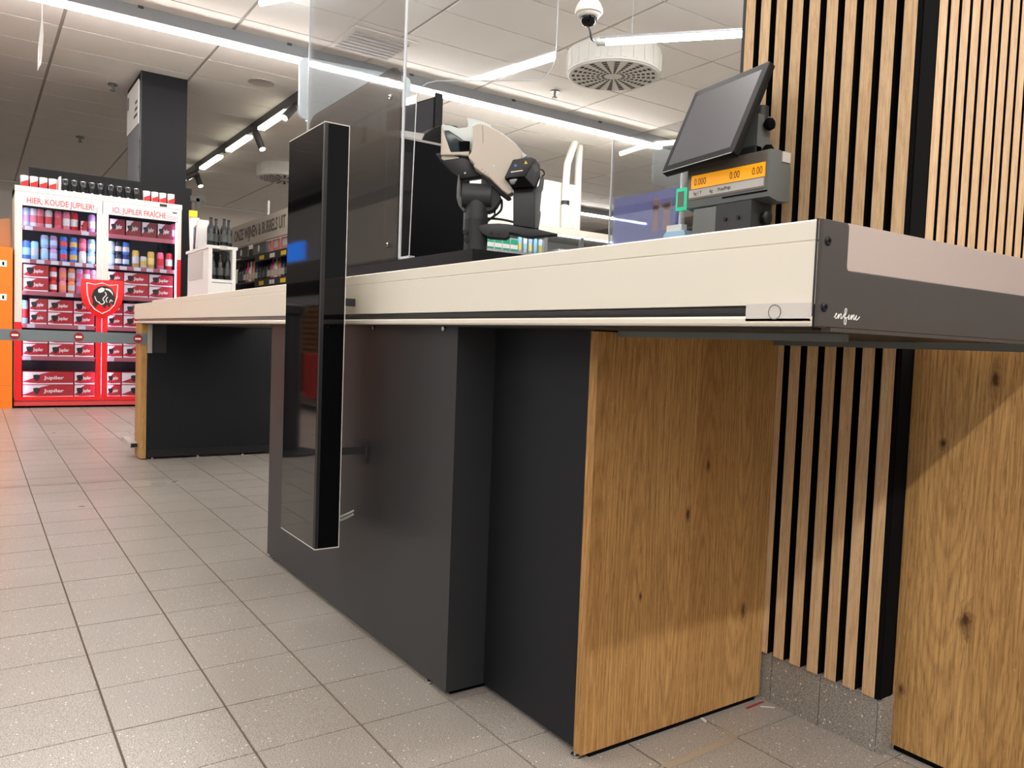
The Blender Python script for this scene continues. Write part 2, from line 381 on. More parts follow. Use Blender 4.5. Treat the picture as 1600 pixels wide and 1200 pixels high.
box('wall_cap', (-1.18, 1.389, .1055), (-1.1725, 1.42, ZC), 'profile_black', sw)

# ------------------------------------------------------------------ checkout counter
ct = thing('checkout_counter', 'long cream checkout counter with dark panels and an oak end panel', 'counter', (-2.6, 1.08, 0))
XE, YB, ZT, ZB = -.535, .78, .894, .773
def rail(name, prof, x0, x1, m, parent=ct):
    return prism(name, [(x0, y, z) for y, z in prof], (x1-x0, 0, 0), m, parent, 0, 1, 30)
up = [(YB+.05, .79), (YB, .799), (YB, .8685), (YB+.0012, .8695), (YB+.0012, .8705), (YB, .8715), (YB, ZT-.002), (YB+.002, ZT), (YB+.05, ZT)]
rail('front_rail', up, -4.5, XE-.005, 'cream_rail')
up2 = [(y, z-(.009 if z > .88 else .004 if z > .86 else 0)) for y, z in up]
rail('front_rail_end', up2, -5.05, -4.502, 'cream_rail')
rail('lower_lip', [(YB+.05, .774), (YB-.001, .774), (YB-.003, .777), (YB-.003, .7825), (YB, .7855), (YB+.05, .7855)], -5.05, XE-.006, 'lip_white')
rail('bumper_strip', [(YB+.03, .786), (YB+.004, .786), (YB+.0005, .790), (YB+.0005, .795), (YB+.004, .7985), (YB+.03, .7985)], -1.95, -.632, 'rubber')
rail('bumper_strip', [(YB+.03, .786), (YB+.004, .786), (YB+.001, .790), (YB+.001, .795), (YB+.004, .7985), (YB+.03, .7985)], -4.95, -2.1, 'steel_grey')
cap = box('bumper_end_cap', (-.632, YB-.003, .7795), (XE-.007, YB+.03, .8005), 'rail_grey', ct, .0015)
ring = [(-.590+.0085*math.cos(t*math.pi/12), YB-.0034, .7902+.0085*math.sin(t*math.pi/12)) for t in range(25)]
tube('cap_ring', ring, .0005, 'plastic_grey', cap, 5)
# belt, rear rail, underside frame
box('conveyor_belt', (-5.02, YB+.05, .872), (XE-.02, 1.36, .886), 'rubber', ct, .003)
box('rear_rail', (-5.05, 1.345, .774), (XE-.006, 1.386, ZT), 'cream_rail', ct, .002)
box('frame_underside', (-5.0, YB+.02, .7705), (XE-.02, 1.38, .785), 'plastic_black', ct)
box('support_rail', (-1.03, 1.36, .758), (-.545, 1.375, .770), 'plastic_grey', ct)
box('support_rail', (-1.03, .93, .760), (-.60, .945, .770), 'plastic_grey', ct)
# end plate with the steel inset
ep = prism('end_plate', rounded([(XE-.005, YB+.0005, .7735), (XE-.005, 1.39, .7735), (XE-.005, 1.39, .840), (XE-.005, YB+.0515, .840), (XE-.005, YB+.0515, ZT), (XE-.005, YB+.0005, ZT)], .006, 4, (3, 4)), (.005, 0, 0), 'end_bronze', ct, .0008, 1)
box('steel_inset', (XE-.006, YB+.0525, .8405), (XE-.002, 1.385, ZT+.0005), 'brushed_steel', ct, .001)
box('end_gasket', (XE-.0075, YB-.0005, .7735), (XE-.005, YB+.02, ZT+.0005), 'rubber', ct)
box('end_flange', (XE-.012, YB+.026, .769), (XE, 1.39, .7735), 'end_bronze', ct, .0008)
for z in (.870, .796):
    s = lathe('screw', [(.0055, -.001), (.0055, .0008), (.004, .0022)], (XE, YB+.0115, z), 'screw_dark', ct, 'X', 16)
    lathe('screw_socket', [(.0022, 0), (.0022, .0026)], (XE, YB+.0115, z), 'felt_black', s, 'X', 6)
# cursive maker's mark on the end plate
stk = [[(0, .3), (.35, .7), (.5, 1.0), (.25, .75), (.28, .15), (.6, .25), (.95, .9)], [(.95, .9), (.85, .1), (1.2, .85), (1.45, .95), (1.4, .15), (1.75, .35), (2.1, 1.0)],
       [(2.1, .4), (2.5, 1.2), (2.55, 1.9), (2.25, 1.8), (2.25, .5), (2.2, -.6), (2.5, -.75), (2.6, .1), (2.35, .3), (2.95, .5), (3.2, .95)],
       [(3.2, .95), (3.05, .15), (3.4, .3), (3.75, .95), (3.65, .1), (4.0, .85), (4.25, .95), (4.2, .15), (4.5, .35), (4.8, .95), (4.65, .2), (5.0, .2), (5.5, .75)]]
bm = bmesh.new()
for s in stk: tube_bm(bm, spline([(XE+.0003, YB+.031+a*.0092, .7835+b*.0066) for a, b in s], 5), .0005, 5)
finish(bm, 'maker_mark', 'white_print', ep, 60)
# bases under the counter
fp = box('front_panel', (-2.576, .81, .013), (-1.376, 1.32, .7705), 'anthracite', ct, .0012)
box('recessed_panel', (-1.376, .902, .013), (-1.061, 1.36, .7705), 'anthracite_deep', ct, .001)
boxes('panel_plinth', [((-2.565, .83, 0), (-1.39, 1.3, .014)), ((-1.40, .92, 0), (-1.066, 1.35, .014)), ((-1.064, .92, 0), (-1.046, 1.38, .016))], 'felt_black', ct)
box('end_panel', (-1.0605, .8945, .012), (-1.0395, 1.3875, .768), 'oak_panel', ct, .0008)
for x, y in ((-1.46, .818), (-1.06, .896), (-2.56, .818), (-2.53, .818)):
    lathe('levelling_foot', [(.009, 0), (.009, .005), (.004, .006), (.004, .014)], (x, y+.004, 0), 'chrome', ct, seg=12)
for px in (587, 697):
    p = plane_pt(px, 511, (0, .812, 0), (0, 1, 0))
    lathe('bolt', [(.005, -.004), (.005, .002), (.003, .004)], (p.x, .808, .7665), 'chrome', ct, 'Y', 10)
# far leg
box('leg_panel', (-4.87, .815, .012), (-4.83, 1.72, .7705), 'anthracite_deep', ct, .001)
box('leg_side', (-5.02, .785, .006), (-4.832, .8145, .772), 'oak_panel', ct, .001)
box('leg_back', (-5.02, .815, .006), (-4.9, 1.6, .77), 'oak_panel', ct)
box('leg_kick_strip', (-4.829, .82, .013), (-4.826, 1.71, .055), 'plastic_black', ct)
for y in (.85, 1.1, 1.36): lathe('levelling_foot', [(.010, 0), (.010, .006), (.004, .007), (.004, .014)], (-4.842, y, 0), 'chrome', ct, seg=12)
bu = box('trolley_bumper', (-5.22, .745, .060), (-4.905, .784, .088), 'bracket_pale', ct, .003)
box('bumper_plug', (-4.906, .748, .064), (-4.901, .781, .084), 'plastic_black', bu, .001)

# oak panel of the neighbouring unit
op = tag(box('oak_side_panel', (-.777, 1.4355, .012), (.55, 1.4555, .7685), 'oak_panel', None, .0008), 'tall oak board right of the black slatted corner, under the counter end', 'panel')
box('plinth', (-.772, 1.442, 0), (.54, 1.452, .013), 'felt_black', op)

# ------------------------------------------------------------------ glossy black display pillar
dp = thing('display_pillar', 'tall glossy black display pillar mounted in front of the counter', 'display', (-1.868, .69, .24))
DX0, DX1, DY0, DY1, DZ0, DZ1 = -1.99, -1.7475, .66, .7205, .2405, 1.2300
box('body', (DX0+.001, DY0+.006, DZ0+.0025), (DX1, DY1-.002, DZ1-.0025), 'gloss_black', dp, .002)
box('front_glass', (DX0, DY0, DZ0+.0025), (DX1-.010, DY0+.0058, DZ1-.0025), 'mirror_black', dp, .0005)
box('side_bezel', (DX1-.0095, DY0+.0005, DZ0+.0025), (DX1+.0005, DY0+.0085, DZ1-.0025), 'plastic_black', dp, .003, 3)
boxes('back_trim', [((DX0, DY1-.0018, DZ0), (DX1+.0008, DY1, DZ1))], 'gloss_edge', dp)
box('top_trim', (DX0, DY0, DZ1-.0024), (DX1+.0006, DY1, DZ1), 'gloss_edge', dp, .0004)
box('bottom_trim', (DX0, DY0, DZ0), (DX1+.0006, DY1, DZ0+.0024), 'gloss_edge', dp, .0004)
box('bracket_arm', (-1.852, DY1, .449), (-1.827, .8095, .467), 'plastic_dark', dp, .002)
box('bracket_arm', (-1.850, DY1, .818), (-1.827, .7795, .836), 'plastic_dark', dp, .002)
box('bracket_plate', (-1.88, .806, .43), (-1.80, .8099, .485), 'plastic_dark', dp, .001)
cb = thing('cable_pair', 'pair of short white cables entering the dark panel behind the pillar', 'cable', (-1.872, .76, .28))
for dz in (0, -.009): tube('cable', spline([(-1.874, DY1+.001, .279+dz), (-1.873, .75, .279+dz), (-1.872, .78, .285+dz), (-1.872, .8098, .296+dz)], 6), .0032, 'cable_white', cb)

# ------------------------------------------------------------------ dark raised ledge and cash desk on the counter
lg = tag(box('equipment_ledge', (-2.95, 1.0, ZT), (-1.6425, 1.34, .967), 'anthracite_deep', None, .0015), 'low dark metal ledge on the counter under the payment terminal', 'ledge')
bx = thing('till_cabinet', 'dark upright till cabinet standing behind the smoked screen', 'cabinet', (-2.55, 1.16, .967))
box('shell', (-2.93, 1.018, .967), (-2.167, 1.30, 1.346), 'column_dark', bx, .003)
box('front_sheet', (-2.93, 1.0105, .967), (-2.1675, 1.0178, 1.3405), 'cabinet_front', bx, .001)
box('corner_edge', (-2.169, 1.0095, .967), (-2.1655, 1.0125, 1.3405), 'rail_grey', bx)
box('top_edge', (-2.93, 1.0095, 1.341), (-2.165, 1.302, 1.3475), 'rail_grey', bx, .001)
# clear screen A parallel to the counter and smoked plate
sa = thing('acrylic_screen', 'tall clear acrylic screen standing on the ledge beside the pillar', 'screen', (-2.44, 1.0, .967))
box('sheet', (-2.83, 1.003, .967), (-2.0535, 1.008, 2.02), 'acrylic', sa)
box('edge', (-2.8335, 1.0025, .967), (-2.8305, 1.0085, 2.02), 'acrylic_edge', sa)
box('edge', (-2.053, 1.0025, .967), (-2.0505, 1.0085, 2.02), 'acrylic_edge', sa)
sm = thing('smoked_screen', 'smoked grey plate screwed onto the clear screen', 'screen', (-2.44, .998, .968))
prism('plate', rounded([(-2.80, .9975, .968), (-2.06, .9975, .968), (-2.06, .9975, 1.522), (-2.80, .9975, 1.522)], .07, 6, (2, 3)), (0, .0045, 0), 'smoked', sm)
for px, py in ((611, 152), (606, 383)):
    p = plane_pt(px, py, (0, .9975, 0), (0, 1, 0)); s = lathe('screw', [(.008, 0), (.008, -.003), (.005, -.006)], (p.x, .9975, p.z), 'chrome', sm, 'Y', 16)
    lathe('screw_socket', [(.003, -.002), (.003, -.0068)], (p.x, .9975, p.z), 'felt_black', s, 'Y', 6)
# clear screen B turned towards the customer, with a cut-out below
nB = Vector((.77, -.64, 0)); pB = Vector((-2.049, 1.004, 1)); dB = Vector((.64, .77, 0))
B = lambda u, v: plane_pt(u, v, pB, nB)
zt = 2.02
pl = [B(624, 404), B(639, 404), B(651, 152), B(657, 137), B(667, 130), B(682, 126.5), B(838, 125), B(853, 119), B(864, 106), B(869, 90)]
q = pl[-1]; pl += [Vector((q.x, q.y, zt)), Vector((pl[0].x, pl[0].y, zt))]
sb = thing('angled_acrylic_screen', 'clear acrylic screen with stepped rounded cut-out above the payment terminal', 'screen', (-1.9, 1.15, .967))
prism('sheet', pl, nB*-.005, 'acrylic', sb)
tube('edge', pl[1:11], .0016, 'acrylic_edge', sb, 6)
tube('corner_rod', [pl[0]+Vector((0, 0, 0)), pl[-1]], .0045, 'acrylic_edge', sb, 8)
p = pl[0]; foot = box('foot_clip', (p.x, p.y, .967), (p.x+.06, p.y+.018, .975), 'acrylic_edge', sb, .002)
# pale board and till monitor beyond the screen
bd = tag(prism('pale_board', rounded([(-3.0, 1.03, 1.571), (-3.0, 1.50, 1.59), (-3.0, 1.50, 1.826), (-3.0, 1.03, 1.803)], .03, 5), (-.02, 0, 0), 'board_pale', None, .002), 'pale blue rounded board behind the smoked screen', 'board')
tube('stand', [(-3.01, 1.30, .97), (-3.01, 1.30, 1.6)], .012, 'plastic_black', bd)
pm = thing('till_monitor', 'black till monitor seen from behind the clear screen', 'monitor', (-2.5, 1.26, 1.3475))
prism('housing', [(-2.40, 1.13, 1.40), (-2.40, 1.312, 1.445), (-2.40, 1.312, 1.575), (-2.40, 1.13, 1.49)], (-.035, 0, 0), 'plastic_black', pm, .003)
box('side_bezel', (-2.402, 1.29, 1.44), (-2.392, 1.318, 1.578), 'plastic_dark', pm, .003)
prism('screen', [(-2.398, 1.135, 1.405), (-2.398, 1.285, 1.445), (-2.398, 1.285, 1.558), (-2.398, 1.135, 1.487)], (.002, 0, 0), 'screen_grey', pm)
box('neck', (-2.43, 1.20, 1.3475), (-2.41, 1.26, 1.45), 'plastic_black', pm, .004)
rp = thing('receipt_printer', 'rounded black receipt printer with white paper on the till cabinet', 'printer', (-2.25, 1.22, 1.3475))
prof = [(1.13, 1.3475), (1.295, 1.3475), (1.297, 1.375), (1.28, 1.40), (1.25, 1.415), (1.21, 1.413), (1.17, 1.395), (1.14, 1.37)]
prism('housing', [(-2.175, y, z) for y, z in prof], (-.12, 0, 0), 'plastic_black', rp, .004)
prism('paper', [(-2.30, 1.03, 1.35), (-2.30, 1.14, 1.35), (-2.30, 1.14, 1.372), (-2.30, 1.08, 1.369), (-2.30, 1.03, 1.362)], (.12, 0, 0), 'white_print', rp)

# ------------------------------------------------------------------ payment terminal on its pole, scanner in its holder
nT = Vector((.80, -.60, 0)).normalized(); P0 = Vector((-1.76, 1.09, 1.0))
def T(u, v, off=0): return plane_pt(u, v, P0+nT*off, nT)
def cz(x, y, ox=680, oy=170, s=8.89): return (ox+x/s, oy+y/s)
def cz2(x, y): return cz(x, y, 700, 280, 8.89)
def TP(lst, off=0, f=cz): return [T(*f(a, b), off) for a, b in lst]
st = thing('terminal_stand', 'dark metal pole stand with swivel head carrying the payment terminal', 'stand', (-1.80, 1.10, .967))
c0 = T(743, 380); ctr = Vector((c0.x, c0.y, 0)); R0 = .031
lathe('pole', [(R0, .967), (R0, 1.055), (R0+.001, 1.058)], ctr, 'plastic_dark', st, seg=28)
bm = bmesh.new(); lathe_bm(bm, [(R0-.001, 1.052), (R0-.001, 1.125)], ctr, seg=28); finish(bm, 'sleeve', 'plastic_dark', st, 40)
h0 = T(747, 307); ax = Vector((nT.y*-1, nT.x, 0))*-1
e = Vector((-nT.y, nT.x, 0)).normalized()
bm = bmesh.new(); tube_bm(bm, [h0-e*.040, h0+e*.036], .033, 28); finish(bm, 'swivel_barrel', 'plastic_dark', st, 40)
ck = TP([(460, 0), (465, 330), (480, 400), (520, 440), (560, 450), (620, 425), (680, 360), (720, 290), (735, 240), (640, 80), (520, -30)], .014, cz2)
prism('cheek_plate', ck, nT*-.05, 'plastic_dark', st, .002)
ck = TP([(160, -30), (140, 150), (135, 280), (160, 380), (215, 460), (240, 470), (240, 330), (175, 250), (175, -30)], -.02, cz2)
prism('cheek_plate', ck, nT*.03, 'plastic_grey', st, .001)
pv = T(*cz2(565, 280), .0145); bm = bmesh.new(); tube_bm(bm, [pv-nT*.004, pv+nT*.004], .0075, 16); finish(bm, 'pivot_bolt', 'felt_black', st, 40)
# clamp and bolts
box('clamp_plate', (ctr.x-.046, ctr.y-.012, 1.035), (ctr.x-.036, ctr.y+.004, 1.085), 'plastic_grey', st, .001)
for px, py in ((240, 735), (260, 850)):
    p = T(*cz2(px, py), .026); bm = bmesh.new(); tube_bm(bm, [p-nT*.006, p+nT*.004], .0062, 14); o = finish(bm, 'clamp_bolt', 'screw_dark', st, 40)
bd_ = TP([(0, 620), (70, 612), (230, 620), (330, 640), (440, 700), (520, 760), (530, 800), (560, 810), (640, 890), (660, 930), (340, 975), (210, 860), (30, 665)], -.004)
prism('mount_cradle', bd_, nT*-.045, 'plastic_black', st, .003)
hd = TP([(90, 650), (180, 635), (330, 670), (330, 685), (120, 715), (85, 695)], -.001); prism('cradle_handle', hd, nT*-.006, 'plastic_cream', st, .001)
p = T(*cz(415, 895), 0); bm = bmesh.new(); tube_bm(bm, [p-nT*.006, p+nT*.002], .003, 10); finish(bm, 'screw', 'chrome', st, 40)
# holder tray
tr = TP([(430, 645), (560, 618), (700, 612), (830, 622), (1230, 690), (1530, 760), (1220, 790), (1170, 800), (1080, 790), (850, 735), (845, 790), (800, 820), (560, 800), (480, 760), (430, 700)], .03, cz2)
tray = prism('holder_tray', tr, nT*-.05, 'plastic_dark', st, .002)
for a, b in ((605, 745), (700, 770)):
    p = T(*cz2(a, b), .031); bm = bmesh.new(); tube_bm(bm, [p-nT*.003, p+nT*.002], .0035, 10); finish(bm, 'tray_screw', 'screw_dark', tray, 40)
# terminal
pt = thing('payment_terminal', 'cream card payment terminal tilted on the dark pole stand', 'payment terminal', T(760, 330))
body = [(525, 240), (560, 212), (620, 200), (720, 232), (900, 325), (1090, 470), (1190, 580), (1207, 640), (1200, 690), (1075, 760), (990, 930), (1070, 1090), (1075, 1160), (1010, 1190), (920, 1120), (760, 960), (640, 885), (530, 800), (545, 760), (470, 690), (455, 660), (500, 600), (525, 420)]
bo = prism('back_shell', TP(body, .045), nT*-.05, 'plastic_cream', pt, .007, 4, 50)
prism('front_shell', TP([(510, 230), (560, 195), (640, 190), (760, 235), (930, 330), (1110, 470), (1215, 600), (1290, 650), (1200, 700), (900, 900), (500, 600)], -.006), nT*-.03, 'plastic_pale', pt, .004, 3, 50)
prism('lower_edge', TP([(640, 905), (760, 975), (920, 1135), (1010, 1195), (1060, 1240), (1010, 1260), (900, 1180), (720, 1010), (650, 940)], .02), nT*-.03, 'plastic_black', pt, .002)
prism('keypad_hood', TP([(90, 212), (200, 225), (330, 268), (450, 252), (455, 205), (440, 130), (560, 140), (660, 170), (790, 225), (700, 300), (520, 560), (470, 590), (330, 610), (220, 600), (120, 350), (95, 290)], -.012), nT*-.045, 'plastic_pale', pt, .003)
prism('hood_wing', TP([(85, 225), (110, 300), (215, 600), (470, 590), (460, 650), (330, 640), (75, 640), (80, 450)], .008), nT*-.02, 'plastic_cream', pt, .003)
prism('screen_glass', TP([(130, 300), (190, 300), (330, 390), (400, 440), (480, 450), (475, 580), (330, 600), (210, 600)], -.004), nT*-.012, 'screen_teal', pt, .001)
prism('hood_inside', TP([(320, 450), (480, 450), (478, 570), (340, 590)], .001), nT*-.006, 'felt_black', pt)
bm = bmesh.new()
for a, b in (((660, 225), (660, 480)), ((1130, 560), (1090, 800))): pass
tube_bm(bm, TP([(658, 225), (662, 350), (664, 480)], .0455), .0006, 5); finish(bm, 'seam', 'plastic_grey', pt)
p = T(*cz(815, 793), .045); bm = bmesh.new(); tube_bm(bm, [p-nT*.002, p+nT*.002], .0018, 10); finish(bm, 'indicator', 'white_print', pt, 40)
for k, (a, b) in enumerate(((650, 845), (690, 880), (735, 910))):
    p = T(*cz(a, b), .0445); bm = bmesh.new(); tube_bm(bm, [p-nT*.002, p+nT*.001], .0012, 6); finish(bm, 'vent_hole', 'felt_black', pt)
# cables
tc = thing('terminal_cable', 'black cables looping below the payment terminal', 'cable', T(775, 335))
tube('cable', spline(TP([(745, 280), (745, 400), (700, 470), (600, 540), (540, 590)], -.01, cz2), 6), .0032, 'plastic_black', tc)
tube('cable', spline(TP([(700, 300), (660, 360), (655, 430), (640, 500), (560, 560)], -.014, cz2), 6), .0022, 'plastic_black', tc)
tube('cable', spline(TP([(540, 545), (660, 550), (780, 565), (930, 600)], -.02, cz2), 6), .003, 'plastic_black', tc)
# scanner + holder
sh = thing('scanner_holder', 'black upright holder on the tray with the barcode scanner', 'holder', T(825, 345))
prism('column', TP([(905, 120), (1200, 110), (1200, 680), (905, 630)], .036, cz2), nT*-.035, 'plastic_dark', sh, .002)
prism('side_wing', TP([(1195, 130), (1260, 90), (1280, -30), (1340, -40), (1320, 120), (1300, 150), (1275, 430), (1290, 460), (1255, 680), (1200, 680)], .024, cz2), nT*-.035, 'plastic_grey', sh, .002)
sc = thing('barcode_scanner', 'black handheld barcode scanner with small warning icon in its holder', 'scanner', T(817, 280))
fr = [(1080, 705), (1330, 670), (1400, 700), (1250, 940), (965, 965), (965, 945)]
prism('head', TP(fr, .062), nT*-.03, 'plastic_black', sc, .002)
prism('head_side', TP([(1330, 665), (1400, 705), (1455, 780), (1455, 900), (1400, 1060), (1370, 1085), (1240, 945)], .060), nT*-.05, 'plastic_dark', sc, .002)
prism('nose', TP([(970, 960), (1250, 940), (1375, 1080), (1080, 1100), (1040, 1045)], .058), nT*-.03, 'felt_black', sc, .002)
prism('lens', TP([(1030, 985), (1110, 970), (1140, 975), (1100, 1050), (1060, 1050), (1035, 1020)], .0605), nT*-.003, 'steel_grey', sc, .0005)
prism('warning_icon', TP([(1255, 718), (1285, 762), (1238, 768)], .0625), nT*-.001, 'yellow_tag', sc)
prism('blue_icon', TP([(1095, 775), (1130, 768), (1135, 800), (1100, 808)], .0625), nT*-.001, 'can_blue', sc)
prism('lettering_bar', TP([(1050, 872), (1215, 848), (1217, 862), (1052, 886)], .0625), nT*-.001, 'white_print', sc)
for k in range(4): prism('vent_slot', TP([(1335+k*22, 770-k*5), (1340+k*22, 770-k*5), (1400+k*10, 880-k*6), (1395+k*10, 880-k*6)], .0605), nT*-.0006, 'plastic_grey', sc)
tube('loop', spline(TP([(1455, 840), (1500, 860), (1515, 910), (1480, 940)], .02), 5), .0018, 'plastic_black', sc)

# ------------------------------------------------------------------ customer display: scale readout and monitor
sd = thing('scale_display', 'grey scale readout with amber digits on a short stand by the slats', 'scale', (-1.11, 1.31, ZT))
x0, x1, y0, y1, z0, z1 = -1.2165, -1.001, 1.28, 1.345, 1.047, 1.141
prism('housing', [(x0, y0, z0), (x0, y0, z1-.002), (x0, y0+.03, z1), (x0, y1-.012, z1-.006), (x0, y1, z1-.03), (x0, y1, z0-.004), (x0, y0+.03, z0-.006)], (x1-x0, 0, 0), 'plastic_grey', sd, .002)
box('window', (x0+.006, y0-.0015, z0+.018), (x1-.008, y0+.001, z1-.006), 'display_strip', sd, .0008)
lcd = box('lcd', (x0+.014, y0-.0022, z0+.040), (x1-.010, y0+.0005, z0+.068), 'lcd_amber', sd)
for s, x in (('0.000', x0+.022), ('0.00', x0+.118), ('0.00', x0+.174)): text('digits', s, .021, 'lcd_ink', (x, y0-.0024, z0+.0465), (1, 0, 0), (0, 0, 1), lcd, .72, .0002)
st_ = box('caption_strip', (x0+.008, y0-.002, z0+.022), (x1-.012, y0+.0005, z0+.038), 'rail_grey', sd)
for s, x in (('kg | T', x0+.022), ('kg', x0+.066), ('Prix/Prijs', x0+.088)): text('caption', s, .0105, 'lcd_ink', (x, y0-.0023, z0+.0265), (1, 0, 0), (0, 0, 1), st_, .9, .0002)
box('lower_slot', (x0+.10, y0-.0012, z0+.010), (x1-.004, y0+.001, z0+.013), 'felt_black', sd)
box('corner_cap', (x1-.012, y1-.03, z1-.022), (x1+.002, y1-.006, z1-.002), 'rail_grey', sd, .003)
prism('foot', [(-1.197, 1.275, ZT), (-1.07, 1.275, ZT), (-1.075, 1.275, .985), (-1.12, 1.275, 1.043), (-1.19, 1.275, 1.043)], (0, .075, 0), 'plastic_grey', sd, .003)
box('hinge', (-1.125, 1.272, .975), (-1.035, 1.335, 1.044), 'plastic_dark', sd, .006)
for x in (-1.098, -1.066): lathe('screw', [(.004, 0), (.004, -.003)], (x, 1.272, 1.012), 'screw_dark', sd, 'Y', 12)
lathe('knob', [(.012, 0), (.014, .004), (.014, .012), (.010, .015)], (-1.035, 1.31, 1.012), 'plastic_black', sd, 'X', 10)
cm = thing('customer_monitor', 'dark flat customer monitor tilted back above the scale readout', 'monitor', (-1.14, 1.30, z1))
Rm = Matrix.Rotation(-.151, 4, 'Z') @ Matrix.Rotation(-.41, 4, 'X'); Cm = Vector((-1.144, 1.27, 1.221)); Wm, Hm = .229, .208
def mo(x, y, z): return Cm+(Rm @ Vector((x, y, z)))
def moq(w, h, y, r=0): return rounded([mo(-w/2, y, -h/2), mo(w/2, y, -h/2), mo(w/2, y, h/2), mo(-w/2, y, h/2)], r, 4) if r else [mo(-w/2, y, -h/2), mo(w/2, y, -h/2), mo(w/2, y, h/2), mo(-w/2, y, h/2)]
yv = Rm.to_3x3() @ Vector((0, 1, 0))
prism('bezel', moq(Wm, Hm, 0, .006), yv*.016, 'bezel_black', cm, .0015)
prism('back_housing', moq(Wm*.8, Hm*.8, .016, .01), yv*.018, 'plastic_dark', cm, .005)
prism('screen', moq(Wm-.030, Hm-.032, -.0006), yv*.003, 'screen_grey', cm)
tube('bottom_trim', [mo(-Wm/2+.004, -.0002, -Hm/2+.0015), mo(Wm/2-.004, -.0002, -Hm/2+.0015)], .0008, 'gloss_edge', cm, 5)
box('neck', (-1.10, 1.31, z1-.002), (-1.06, 1.35, 1.225), 'plastic_grey', cm, .006)
lathe('pivot_post', [(.016, 1.21), (.016, 1.245)], (-1.075, 1.335, 0), 'plastic_dark', cm, seg=18)
box('arm', (-1.14, 1.305, 1.142), (-1.06, 1.325, 1.16), 'plastic_dark', cm, .003)
for z in (1.205, 1.152): lathe('knob', [(.006, 0), (.012, .006), (.013, .010), (.012, .016), (.008, .019)], (-1.06, 1.333, z), 'felt_black', cm, 'X', 9)

# ------------------------------------------------------------------ ceiling fittings
def light_row(name, label, x, y0, y1, m='lamp_white', hw=.025):
    t = thing(name, label, 'ceiling light', (x, (y0+y1)/2, 3.195))
    box('housing', (x-.062, y0, 3.206), (x+.062, y1, ZC-.006), 'lamp_house', t, .003)
    box('diffuser', (x-hw, y0+.02, 3.176), (x+hw, y1-.02, 3.2058), m, t)
    box('end_cap', (x-.06, y1, 3.21), (x+.06, y1+.28, 3.30), 'track_dark', t, .004)
    for k in range(int((y1-y0)/1.2)):
        box('clip', (x+.060, y0+.6+k*1.2-.02, 3.285), (x+.072, y0+.6+k*1.2+.02, 3.305), 'track_dark', t)
    return t
light_row('linear_ceiling_light', 'long linear ceiling light running above the cooler aisle', -7.06, -5.5, 6.95)
light_row('linear_ceiling_light', 'linear ceiling light row above the counter, outside the view', -2.7, -5.5, 8)
light_row('linear_ceiling_light', 'linear ceiling light row behind the viewer that shades the oak panels', 1.6, -5.5, 8, 'lamp_white', .043)
light_row('linear_ceiling_light', 'linear ceiling light row above the wine aisle, hidden by the ceiling line', -11.5, 4.6, 11)
# short bluish batten over the shelves by the slats
tl = thing('batten_light', 'bright tube light hanging beside the dome camera', 'ceiling light', (-3.6, 3.6, 2.55))
a = plane_pt(938, 66, (0, 0, 2.6), (0, 0, 1)); b_ = plane_pt(1162, 53, (0, 0, 2.6), (0, 0, 1)); b2 = a+(b_-a)*1.5
dv = (b2-a).normalized()
tube('diffuser', [a+dv*.03, b2], .020, 'lamp_cool', tl, 16)
tube('spine', [a+Vector((0, 0, .018)), b2+Vector((0, 0, .018))], .017, 'lamp_house', tl, 8)
tube('end_cap', [a-dv*.02, a+dv*.035], .022, 'plastic_pale', tl, 16)
for k in (.15, .75):
    p = a+(b2-a)*k; tube('hanger', [p+Vector((0, 0, .04)), Vector((p.x, p.y, ZC-.006))], .002, 'lamp_house', tl, 6)
dc = thing('dome_camera', 'white dome security camera hanging near the tube light', 'security camera', (-3.69, 2.99, 2.6))
p = plane_pt(920, 22, (0, 0, 2.66), (0, 0, 1)); c = Vector((p.x, p.y, 0)); zz = p.z
lathe('mount', [(.036, zz+.10), (.05, zz+.075), (.066, zz+.055), (.078, zz+.03), (.082, zz+.012), (.078, zz), (.07, zz-.004)], c, 'white_paint', dc, seg=32)
lathe('trim_ring', [(.070, zz-.003), (.062, zz-.016), (.050, zz-.022)], c, 'white_paint', dc, seg=32)
lathe('dome', [(.048, zz-.018), (.047, zz-.035), (.040, zz-.053), (.026, zz-.066), (.006, zz-.072)], c, 'gloss_black', dc, seg=28)
lathe('drop_pipe', [(.02, zz+.095), (.02, ZC-.006)], c, 'white_paint', dc, seg=14)
tube('cable', spline([(c.x, c.y, zz-.06), plane_pt(922, 50, p, nT), plane_pt(925, 62, p, nT), a-dv*.02], 6), .006, 'plastic_black', dc)
